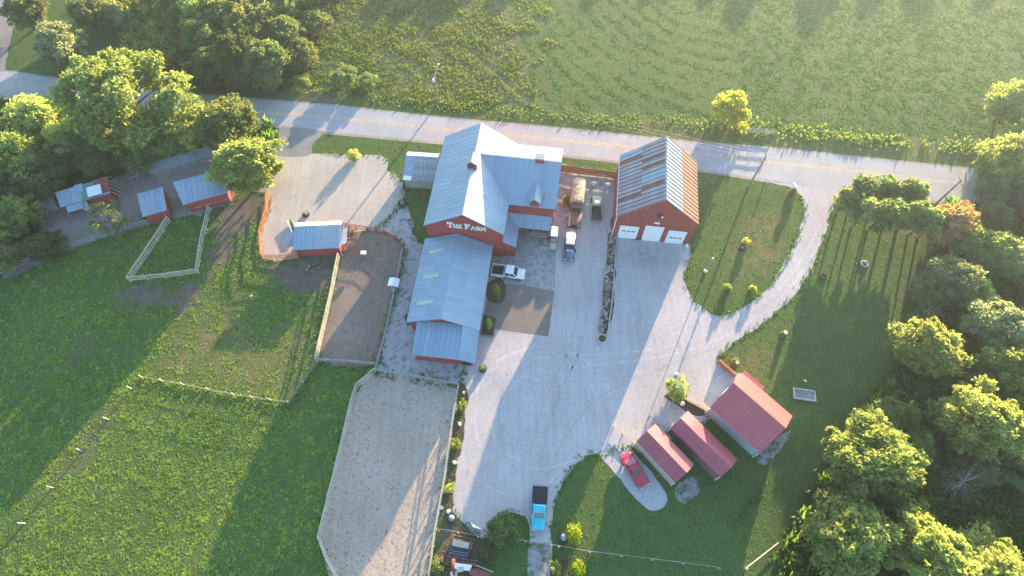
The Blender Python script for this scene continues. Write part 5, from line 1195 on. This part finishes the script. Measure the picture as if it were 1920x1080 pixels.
for x, y, r, h, k in ((400, 120, 5, 8, 'oakd1'), (445, 85, 5.5, 9, 'oakd2'), (490, 110, 5, 8, 'oakd1'), (380, 70, 5, 8, 'oakm1'), (470, 40, 6, 9, 'oakd2'), (530, 60, 5, 7, 'oakd1'), (425, 20, 6, 9, 'oakd2'), (520, 10, 5, 8, 'oakd1'), (500, 140, 3.5, 5, 'oakm1'), (370, 140, 3.4, 5, 'oakd2'), (560, 95, 4, 5, 'oakd2'), (590, 40, 4, 5, 'oakd1'), (445, 140, 3.6, 5.5, 'oakd2'), (340, 10, 5, 8, 'oakd1'), (440, -60, 6, 9, 'oakd1'), (540, -50, 6, 9, 'oakm1'), (330, -60, 6, 9, 'oakd2'), (630, -40, 5, 7, 'oakd1')):
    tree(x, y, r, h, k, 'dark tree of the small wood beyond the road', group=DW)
tree(645, 143, 3.0, 2.6, 'oakm1', 'wide bright bush at the field edge, left of the lamp pole', 'bush', f=.5)
tree(690, 150, 2.2, 2.0, 'oakm1', 'lower bush at the field edge, nearest to the lamp pole', 'bush', f=.5)
tree(566, 153, 1.8, 2.4, 'oaky1', 'small pale bush at the field edge left of the wide bright bush', 'bush', f=.5)
tree(1375, 203, 3.7, 6.2, 'gold', 'golden yellow tree at the field edge beyond the road', f=.5)
PN = 'row of pines on the right lawn'
for i, (x, y) in enumerate(((1566, 400), (1597, 426), (1623, 434), (1653, 427), (1681, 433), (1700, 441), (1717, 447))):
    b = G(x, y); tree_at(b.x + rnd.uniform(-.2, .2), b.y, rnd.uniform(2.5, 3.1), rnd.uniform(6.8, 7.8) if i else 6.2, f'pine{i % 2}', f'{("first", "second", "third", "fourth", "fifth", "sixth", "seventh")[i]} green pine from the driveway in the row with trunks on the lawn', group=PN)
for i, (x, y) in enumerate(((1600, 375), (1640, 372), (1672, 376), (1696, 384))):
    b = G(x, y + 34); tree_at(b.x, b.y + 2.5, 2.7, 7.0, f'pine{(i + 1) % 2}', f'{("first", "second", "third", "fourth")[i]} green pine from the driveway in the rear row nearest the road', group=PN)
b = G(1752, 438); tree_at(b.x, b.y - .6, 3.5, 9.0, 'deadpine', 'orange brown dying pine at the right end of the pine row')
TR = 'trees of the right wood'
for x, y, r, h, k, l in ((1908, 185, 4.6, 9, 'oaky1', 'bright tree at the right frame edge beyond the road'), (1900, 295, 5.2, 10, 'oaky2', 'tall bright tree where the road meets the right frame edge'), (1822, 446, 3.5, 6.5, 'oaky3', 'vivid yellow green tree beside the end of the pine row'),
    (1795, 520, 4.2, 7.5, 'oakg1', 'pale flowering grey green tree below the vivid yellow green one'), (1830, 545, 3.2, 6, 'oaky1', 'small bright tree right of the pale flowering one'), (1745, 645, 4.9, 9, 'oaky2', 'yellow green tree on the wood edge right of the open lawn'),
    (1880, 608, 4.6, 9, 'oakg1', 'greyish tree deep in the right wood above the big bright crown'), (1852, 790, 5.4, 11, 'oaky3', 'bright crowned tree at the right edge, halfway down'), (1645, 858, 6.4, 11, 'oaky1', 'biggest bright tree on the lower lawn edge'),
    (1592, 1005, 5.6, 10, 'oaky2', 'bright spreading tree at the bottom, left of the corner group'), (1760, 1050, 5.2, 11, 'oaky3', 'bright tree of the bottom right corner, left of two'), (1860, 1080, 5.6, 11, 'oaky1', 'bright tree of the bottom right corner, right of two'),
    (1722, 978, 2.8, 6, 'oaky2', 'small bright tree between the biggest bright tree and the corner'), (1685, 775, 2.8, 5, 'oakm1', 'small mid green tree just above the biggest bright crown'), (1905, 690, 4.2, 9, 'oaky1', 'bright tree at the right edge below the greyish tree'), (1880, 470, 4.5, 8, 'oakm2', 'mid green tree at the right edge level with the pine row')):
    tree(x, y, r, h, k, l, group=TR, f=.62)
tree(1795, 905, 3.6, 5.5, 'dead', 'grey leafless dead tree in the right wood')
tree(1735, 590, 2.4, 4.5, 'dead', 'small grey dead tree in the thicket right of the lawn')
WR_ = 'shaded trees filling the right wood'
spots = []
xs_ = [p[0] for p in WOODS_R]; ys_ = [p[1] for p in WOODS_R]
for tries in range(6000):
    x, y = rnd.uniform(40, 125), rnd.uniform(-6, 82)
    if not pip(WOODS_R, np.array([x]), np.array([y]))[0]: continue
    if any((x - a) ** 2 + (y - b_) ** 2 < 20 for a, b_ in spots): continue
    spots.append((x, y))
    if len(spots) > 75: break
for x, y in spots:
    h = rnd.uniform(3.5, 6.2) if x < 80 else rnd.uniform(5, 8.5); 
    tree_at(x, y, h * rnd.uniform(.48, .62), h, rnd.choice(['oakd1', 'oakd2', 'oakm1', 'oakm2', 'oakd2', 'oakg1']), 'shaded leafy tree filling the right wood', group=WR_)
# distant hedgerow trees north of the field
HR = 'hedgerow trees at the far side of the field'
x = -70
while x < 190:
    h = rnd.uniform(5.4, 7.6) if x < 80 else rnd.choice([rnd.uniform(5, 7), rnd.uniform(6, 8.4), rnd.uniform(7, 9.2)]); st = rnd.uniform(3, 5.5)
    tree_at(x, 148 + rnd.uniform(-5, 9) + .05 * x, h * .62, h, rnd.choice(['oakd1', 'oakm1', 'oakd2']), 'hedgerow tree at the far side of the field', group=HR)
    x += st

# say of every filler tree which landmark it stands next to
def pix(x, y, z):
    zz = z - CAM_H; zc = y * _cp - zz * _sp
    return 960 + FOC * x / zc, 540 + FOC * (-y * _sp - zz * _cp) / zc
LMK = {WR_: ('shaded leafy tree', [((1795, 520), 'pale flowering tree'), ((1822, 446), 'vivid tree by the pines'), ((1745, 645), 'yellow green tree on the wood edge'), ((1795, 905), 'grey leafless tree'),
             ((1645, 858), 'biggest bright lawn edge tree'), ((1592, 1005), 'bright bottom edge tree'), ((1852, 790), 'bright tree on the right edge'), ((1752, 395), 'browning pine'), ((1880, 608), 'greyish deep wood tree'), ((1900, 295), 'tall tree at the road end'), ((1800, 1055), 'bottom right corner trees')]),
       GL: ('dark understorey tree', [((150, 365), 'patchwork roofed shed'), ((225, 188), 'biggest airy tree'), ((345, 298), 'long grey lean-to'), ((22, 295), 'yellow tipped left edge tree'), ((84, 460), 'dark rounded bush tree')]),
       DW: ('dark wood tree', [((285, 70), 'brown thicket'), ((645, 143), 'wide bright field bush'), ((372, 20), 'yellow green top edge tree'), ((566, 153), 'small pale field bush'), ((440, 170), 'road bend')])}
ORD = ['nearest', 'second nearest', 'third nearest', 'fourth nearest', 'fifth nearest', 'sixth nearest', 'seventh nearest', 'eighth nearest', 'ninth nearest', 'tenth nearest', 'eleventh nearest', 'twelfth nearest']
for grp, (noun, marks_) in LMK.items():
    buckets = {}
    for o in [o for o in C.objects if o.get('group') == grp]:
        h_ = o.scale[2] * max(v_.co.z for v_ in o.children[1].data.vertices)
        px_, py_ = pix(o.location.x, o.location.y, h_ * .7)
        if not (-30 < px_ < 1950 and -30 < py_ < 1110): continue
        d_, (mx_, my_), nm_ = min((math.hypot(px_ - m_[0][0], py_ - m_[0][1]), m_[0], m_[1]) for m_ in marks_)
        dx_, dy_ = px_ - mx_, py_ - my_
        di = ('right of' if dx_ > 0 else 'left of') if abs(dx_) > abs(dy_) else ('below' if dy_ > 0 else 'above')
        buckets.setdefault((di, nm_), []).append((d_, o.name, o))
    for (di, nm_), lst in buckets.items():
        lst.sort()
        for i_, (_, _, o) in enumerate(lst): o['label'] = f'{noun} {di} the {nm_}' + (f', {ORD[min(i_, 11)]} to it' if len(lst) > 1 else '')

# shrubs and bedding
def bush(px, py, r, h, kind, label, cat='shrub', group=None): b = G(px, py); return tree_at(b.x, b.y, r, h, kind, label, cat, group)
bush(665, 296, 1.25, 1.7, 'bushy', 'small round bright shrub at the top of the sandy lot')
bush(1267, 736, 1.9, 3.4, 'bushm', 'small round green tree at the head of the bed between the sheds', 'shrub')
bush(942, 994, 2.2, 2.4, 'bushm', 'large dark green shrub at the bottom of the gravel yard')
bush(1077, 1002, 1.25, 1.9, 'bushl', 'bright lime yellow shrub on the strip of sunlit lawn')
bush(868, 762, .85, 1.1, 'bushy', 'round shrub in the planting strip, uppermost of three', 'shrub', 'round shrubs of the planting strip')
bush(856, 834, .85, 1.1, 'bushy', 'round shrub in the planting strip, middle of three', 'shrub', 'round shrubs of the planting strip')
bush(843, 917, .8, 1.1, 'bushy', 'round shrub in the planting strip, lowest of three', 'shrub', 'round shrubs of the planting strip')
bush(931, 560, 1.0, 4.8, 'column', 'tall columnar evergreen by the white pickup', 'shrub')
bush(917, 614, .95, 3.1, 'column', 'shorter columnar evergreen at the corner of the planting bed', 'shrub')
bush(905, 692, .5, .9, 'bushm', 'green plant growing in the lone tyre planter', 'plant')
bush(1129, 636, .55, .8, 'bushm', 'plant in the ringed planter at the end of the stone heap', 'plant')
bush(1362, 542, .8, 1.3, 'bushm', 'green shrub on the curve lawn, left of the lower two', 'shrub')
bush(1409, 544, .7, 1.1, 'bushl', 'yellowish shrub on the curve lawn, right of the lower two', 'shrub')
bush(1397, 456, .7, 1.2, 'bushy', 'upper shrub on the curve lawn, behind a tyre planter', 'shrub')
bush(1484, 364, .9, 1.2, 'bushd', 'dark shrub beside the white mailbox', 'shrub')
bush(820, 1060, 1.1, 1.5, 'bushm', 'leafy shrub between the arena fence and the old machinery', 'shrub')
bush(1042, 1065, .9, 1.2, 'bushy', 'pale leafy shrub at the bottom right of the lane', 'shrub')
bush(1082, 1066, 1.1, 1.0, 'bushl', 'yellowish shrub clump at the foot of the sunlit lawn strip', 'shrub')
bush(1500, 775, 1.1, 1.0, 'bushy', 'low leafy shrub at the sunny foot of the widest shed', 'shrub') if False else None
bush(912, 1040, 1.2, 1.1, 'bushd', 'dark scrubby shrub behind the old machinery', 'shrub')
bush(928, 1014, 1.0, 1.0, 'bushd', 'dark scrubby shrub just below the large round one', 'shrub')
bush(1378, 678, .6, .9, 'bushd', 'small dark shrub by the mossy stump', 'shrub')
bush(1062, 380, .9, 1.6, 'bushy', 'straggly yellowish shrub between barn and army truck', 'shrub')

# ------------------------------------------------------------------ grass, crops, weeds: scattered tufts
def tuft_mesh(seed, blades, h, lean, w, mat):
    rg = np.random.default_rng(seed); V = []
    for i in range(blades):
        a = rg.uniform(0, 2 * PI); l = lean * rg.uniform(.4, 1.2); hh = h * rg.uniform(.6, 1.1); d = np.array([math.cos(a), math.sin(a), 0]); s = np.array([-d[1], d[0], 0]) * w * rg.uniform(.7, 1.3)
        o = d * rg.uniform(0, lean * .4)
        V += [o - s * .5, o + d * l * .55 - s + np.array([0, 0, hh * .75]), o + d * l + np.array([0, 0, hh]), o + d * l * .55 + s + np.array([0, 0, hh * .75])]
    return np_mesh('tuft', np.array(V), mat)
def grass_mat(name, tint, tr=.5):
    m = bpy.data.materials.new(name); m.use_nodes = True; nt = m.node_tree; nt.nodes.remove(nt.nodes['Principled BSDF'])
    v = wpos(nt); c = grass_cols(nt, v)
    c = mixc(nt, 1., c, tint, 'MULTIPLY')
    oi = nt.nodes.new('ShaderNodeObjectInfo'); h = nt.nodes.new('ShaderNodeHueSaturation')
    r = nt.nodes.new('ShaderNodeMapRange'); r.inputs['To Min'].default_value = .6; r.inputs['To Max'].default_value = 1.45; nt.links.new(oi.outputs['Random'], r.inputs['Value']); nt.links.new(r.outputs[0], h.inputs['Value'])
    nt.links.new(c, h.inputs['Color'])
    d = nt.nodes.new('ShaderNodeBsdfDiffuse'); t = nt.nodes.new('ShaderNodeBsdfTranslucent'); mx = nt.nodes.new('ShaderNodeAddShader')
    nt.links.new(mixc(nt, 1., h.outputs[0], (.6, .6, .6), 'MULTIPLY'), d.inputs[0]); nt.links.new(mixc(nt, 1., h.outputs[0], (1.6, 1.8, .92), 'MULTIPLY'), t.inputs[0]); nt.links.new(d.outputs[0], mx.inputs[0]); nt.links.new(t.outputs[0], mx.inputs[1]); nt.links.new(mx.outputs[0], nt.nodes['Material Output'].inputs[0])
    return m
def scatter(name, pts, scl, tuft):
    """points as a vertex cloud; a geometry-nodes tree puts one tuft on each"""
    me = bpy.data.meshes.new(name); n = len(pts)
    me.vertices.add(n); me.vertices.foreach_set('co', pts.astype(np.float32).ravel())
    for nm, arr in (('rot', rng.uniform(0, 2 * PI, n)), ('scl', scl)):
        at = me.attributes.new(nm, 'FLOAT', 'POINT'); at.data.foreach_set('value', arr.astype(np.float32))
    o = link(name, me); stuff(o)
    src = bpy.data.objects.new(name + '_tuft', tuft)
    ng = bpy.data.node_groups.new(name, 'GeometryNodeTree'); ng.interface.new_socket('Geometry', in_out='INPUT', socket_type='NodeSocketGeometry'); ng.interface.new_socket('Geometry', in_out='OUTPUT', socket_type='NodeSocketGeometry')
    gi, go = ng.nodes.new('NodeGroupInput'), ng.nodes.new('NodeGroupOutput')
    m2p = ng.nodes.new('GeometryNodeMeshToPoints'); inst = ng.nodes.new('GeometryNodeInstanceOnPoints'); oi = ng.nodes.new('GeometryNodeObjectInfo'); oi.inputs['Object'].default_value = src; oi.inputs['As Instance'].default_value = True
    ng.links.new(gi.outputs[0], m2p.inputs['Mesh']); ng.links.new(m2p.outputs[0], inst.inputs['Points']); ng.links.new(oi.outputs['Geometry'], inst.inputs['Instance'])
    for nm, tgt in (('rot', 'Rotation'), ('scl', 'Scale')):
        a = ng.nodes.new('GeometryNodeInputNamedAttribute'); a.data_type = 'FLOAT'; a.inputs['Name'].default_value = nm
        if tgt == 'Rotation':
            cx = ng.nodes.new('ShaderNodeCombineXYZ'); ng.links.new(a.outputs['Attribute'], cx.inputs['Z']); ng.links.new(cx.outputs[0], inst.inputs['Rotation'])
        else: ng.links.new(a.outputs['Attribute'], inst.inputs['Scale'])
    ng.links.new(inst.outputs[0], go.inputs[0])
    md = o.modifiers.new('scatter', 'NODES'); md.node_group = ng
    return o
def hard_mask(x, y):
    m = np.zeros(x.shape, bool)
    for p in HARD: m |= pip(p, x, y)
    return m
def sample(poly, dens, warp=0.):
    x0, x1 = min(p[0] for p in poly), max(p[0] for p in poly); y0, y1 = min(p[1] for p in poly), max(p[1] for p in poly)
    x0 -= warp / 2; x1 += warp / 2; y0 -= warp / 4 if warp and False else 0
    n = int((x1 - x0) * (y1 - y0) * dens); x, y = rng.uniform(x0, x1, n), rng.uniform(y0, y1, n)
    wx_, wy_ = (vnoise(x, y, 9, 61, 3) - .5) * warp, (vnoise(x, y, 9, 62, 3) - .5) * warp * .5
    m = pip(poly, x + wx_, y + wy_) if warp else pip(poly, x, y); x, y = x[m], y[m]; m = ~hard_mask(x, y); return x[m], y[m]
def z3(x, y, z=0.): return np.stack([x, y, np.full_like(x, z)], -1)
def inpolys(polys, x, y):
    m = np.zeros(x.shape, bool)
    for p in polys: m |= pip(p, x, y)
    return m
PAST = GP([(-60, 500), (60, 490), (280, 415), (400, 390), (505, 400), (495, 490), (640, 482), (596, 680), (705, 690), (668, 730), (600, 1010), (640, 1110), (-120, 1110)])
LAWN = GP([(1284, 315), (1440, 340), (1580, 356), (1753, 380), (1760, 440), (1722, 530), (1690, 680), (1590, 800), (1480, 990), (1440, 1110), (1028, 1110), (1030, 990), (1070, 880), (1150, 800), (1200, 830), (1275, 770), (1345, 672), (1290, 560)])
LAWN2 = GP([(575, 245), (830, 268), (1160, 304), (1160, 332), (1050, 320), (830, 290), (812, 340), (795, 445), (755, 400), (757, 345), (720, 295), (570, 292)])
LAWN3 = GP([(905, 1000), (990, 1000), (992, 1110), (810, 1110), (830, 990)])
FIELD = GP([(1000, -80), (985, 120), (1010, 210), (1300, 243), (1500, 262), (1860, 284), (1990, 230), (2150, -80)])
MEADOW = GP([(560, -80), (560, 150), (640, 178), (830, 198), (1010, 215), (985, 120), (1000, -80)])
MEADOW2 = GP([(-200, -80), (-200, 120), (0, 130), (345, 165), (335, 100), (225, 100), (200, -80)])
tf_past = tuft_mesh(1, 9, .048, .15, .065, grass_mat('pasture_grass_blades', (1.9, 1.6, 1.35)))
tf_lawn = tuft_mesh(2, 8, .05, .08, .024, grass_mat('lawn_grass_blades', (.95, 1.0, .9)))
tf_field = tuft_mesh(3, 9, .055, .22, .085, grass_mat('crop_leaves', (.98, 1.14, .98)))
tf_mead = tuft_mesh(4, 11, .20, .24, .05, grass_mat('meadow_grass_blades', (1.2, .95, .95)))
tf_weed = tuft_mesh(5, 14, 1.0, .34, .07, grass_mat('verge_weed_leaves', (1.1, .95, .9)))
tf_brush = tuft_mesh(6, 16, 1.9, .9, .12, grass_mat('brown_brush_leaves', (1.7, 1.1, 1.3)))
tf_und = tuft_mesh(7, 18, 1.5, 1.1, .17, grass_mat('undergrowth_leaves', (.75, .85, .8)))

x, y = sample(PAST, 26); cl = vnoise(x, y, .9, 40, 3); big = vnoise(x, y, 14, 41)
dd = soft(DIRT, x, y); dr = soft(DRY, x, y, 2.5)
keep = (rng.random(len(x)) < (.6 + 1.2 * np.clip(cl - .34, 0, 1)) * (1 - dd) * (1 - .62 * dr)); x, y, cl = x[keep], y[keep], cl[keep]
scatter('pasture_grass', z3(x, y), (.4 + 1.5 * np.clip(cl - .25, 0, 1)) * rng.uniform(.7, 1.3, len(x)), tf_past)
xs, ys = [], []
for P_, d_ in ((LAWN, 5), (LAWN2, 5), (LAWN3, 5), (MEADOW2, 5)):
    a, b_ = sample(P_, d_); xs.append(a); ys.append(b_)
x, y = np.concatenate(xs), np.concatenate(ys); cl = vnoise(x, y, 2.2, 43, 3); keep = rng.random(len(x)) < .4 + cl * .7; x, y = x[keep], y[keep]
scatter('lawn_grass', z3(x, y), rng.uniform(.6, 1.5, len(x)), tf_lawn)
x, y = sample(FIELD, 12, 16.); cl = vnoise(x, y, 1.4, 44, 3)
tr_c = G(1330, -100); dist = np.hypot(x - tr_c.x, (y - tr_c.y) * .75) + (vnoise(x, y, 7, 45) - .5) * 1.6; rows = .5 + .5 * np.sin(dist * 2 * PI / 3.0); rows = np.where((dist > 18) & (x < 45), rows ** 1.5, .9)
keep = rng.random(len(x)) < (.35 + 1.5 * np.clip(cl - .3, 0, 1)) * (.45 + .55 * rows); x, y, cl, rows = x[keep], y[keep], cl[keep], rows[keep]
scatter('field_crop', z3(x, y), (.55 + .45 * rows) * (.5 + 1.2 * np.clip(cl - .25, 0, 1)) * rng.uniform(.7, 1.3, len(x)), tf_field)
xs, ys = [], []
for P_, d_ in ((MEADOW, 11),):
    a, b_ = sample(P_, d_, 16.); xs.append(a); ys.append(b_)
x, y = np.concatenate(xs), np.concatenate(ys); cl = vnoise(x, y, 3, 46, 3); keep = rng.random(len(x)) < .3 + 1.2 * np.clip(cl - .25, 0, 1); x, y, cl = x[keep], y[keep], cl[keep]
tr2 = GP([(870, 90), (880, 90), (1000, 190), (990, 195)]); m_ = ~pip(tr2, x, y); x, y, cl = x[m_], y[m_], cl[m_]
scatter('meadow_grass', z3(x, y), (.5 + cl) * rng.uniform(.6, 1.2, len(x)), tf_mead)
edge = smooth_poly(GP([(540, 172), (700, 190), (850, 204), (1000, 220), (1200, 238), (1400, 246), (1600, 268), (1760, 282), (1870, 290)]), .12, 0, closed=False)
e_ = np.array(edge); rep = np.repeat(e_, 2, axis=0); rep = rep[vnoise(rep[:, 0], rep[:, 1], 2.8, 91, 3) > .33]; x = rep[:, 0] + rng.normal(0, .4, len(rep)); y = rep[:, 1] + rng.normal(.9, 1.1, len(rep)); cl = vnoise(x, y, 2.5, 47)
vh = np.interp(x, [-40, 30, 45, 90], [.36, .36, .62, .62])
scatter('verge_weeds', z3(x, y), vh * (.35 + .95 * cl) * rng.uniform(.6, 1.25, len(x)), tf_weed)
x, y = sample(BRUSH_T, 2.2); scatter('brown_thicket', z3(x, y), rng.uniform(.5, 1.3, len(x)), tf_brush)
xs, ys = [], []
for P_ in (WOODS_R, WOODS_L, WOODS_T):
    a, b_ = sample(P_, 1.1); mm = (a > -125) & (a < 125) & (b_ < 118) & (b_ > -6); xs.append(a[mm]); ys.append(b_[mm])
x, y = np.concatenate(xs), np.concatenate(ys); scatter('undergrowth', z3(x, y), rng.uniform(.4, 1.3, len(x)), tf_und)
# turf creeping over the gravel edges
xs, ys = [], []
for pts, rd in ((GRAVEL, True), (LOT, True), (PADDOCK, True), (ARENA, True), (SIDE, True), (LOT2, True)):
    q = np.array(smooth_poly(GP(pts), .09, 0, rounding=rd)); k = vnoise(q[:, 0], q[:, 1], 1.1, 77, 3) > .42; q = q[k]; q = q[(q[:, 1] > -4) & (np.abs(q[:, 0]) < 90)]
    xs.append(q[:, 0] + rng.normal(0, .28, len(q))); ys.append(q[:, 1] + rng.normal(0, .28, len(q)))
x, y = np.concatenate(xs), np.concatenate(ys)
m_ = ~inpolys([[tuple(G(a_, b_)[:2]) for a_, b_ in ((1425, 325), (1620, 330), (1620, 372), (1560, 372), (1510, 366), (1425, 352))], [tuple(G(a_, b_)[:2]) for a_, b_ in ((490, 270), (610, 270), (610, 305), (490, 305))], [tuple(G(a_, b_)[:2]) for a_, b_ in ((915, 470), (1060, 330), (1160, 330), (1290, 450), (1260, 480), (1150, 470), (1040, 640), (905, 630))]] , x, y)
x, y = x[m_], y[m_]
scatter('edge_grass', z3(x, y, .01), rng.uniform(.8, 2.4, len(x)), tf_lawn)
# leafy scrub along fences
xs, ys = [], []
for pts in ([(262, 712), (345, 727), (540, 760)], [(548, 760), (600, 684)], [(628, 490), (592, 660)], [(1690, 690), (1735, 520), (1760, 440)], [(1545, 880), (1640, 735), (1690, 680)], [(1480, 990), (1540, 890)], [(812, 990), (806, 1080)], [(1380, 985), (1430, 905)]):
    q = np.array(smooth_poly(GP(pts), .15, 0, closed=False, rounding=False)); q = np.repeat(q, 2, axis=0); xs.append(q[:, 0] + rng.normal(0, .35, len(q))); ys.append(q[:, 1] + rng.normal(0, .35, len(q)))
x, y = np.concatenate(xs), np.concatenate(ys); m_ = ~hard_mask(x, y); x, y = x[m_], y[m_]
scatter('fence_line_weeds', z3(x, y), rng.uniform(.12, .38, len(x)), tf_weed)

# ------------------------------------------------------------------ evening haze in the air
hz = MB().box(-4200, 4200, -4200, 4200, -1.0, 86).build('haze', [])
hm = bpy.data.materials.new('haze'); hm.use_nodes = True; nt = hm.node_tree; nt.nodes.remove(nt.nodes['Principled BSDF'])
pv = nt.nodes.new('ShaderNodeVolumePrincipled'); pv.inputs['Color'].default_value = (.72, .92, 1.0, 1); pv.inputs['Density'].default_value = .00046; pv.inputs['Anisotropy'].default_value = .68
nt.links.new(pv.outputs[0], nt.nodes['Material Output'].inputs['Volume']); hz.data.materials.append(hm); stuff(hz)
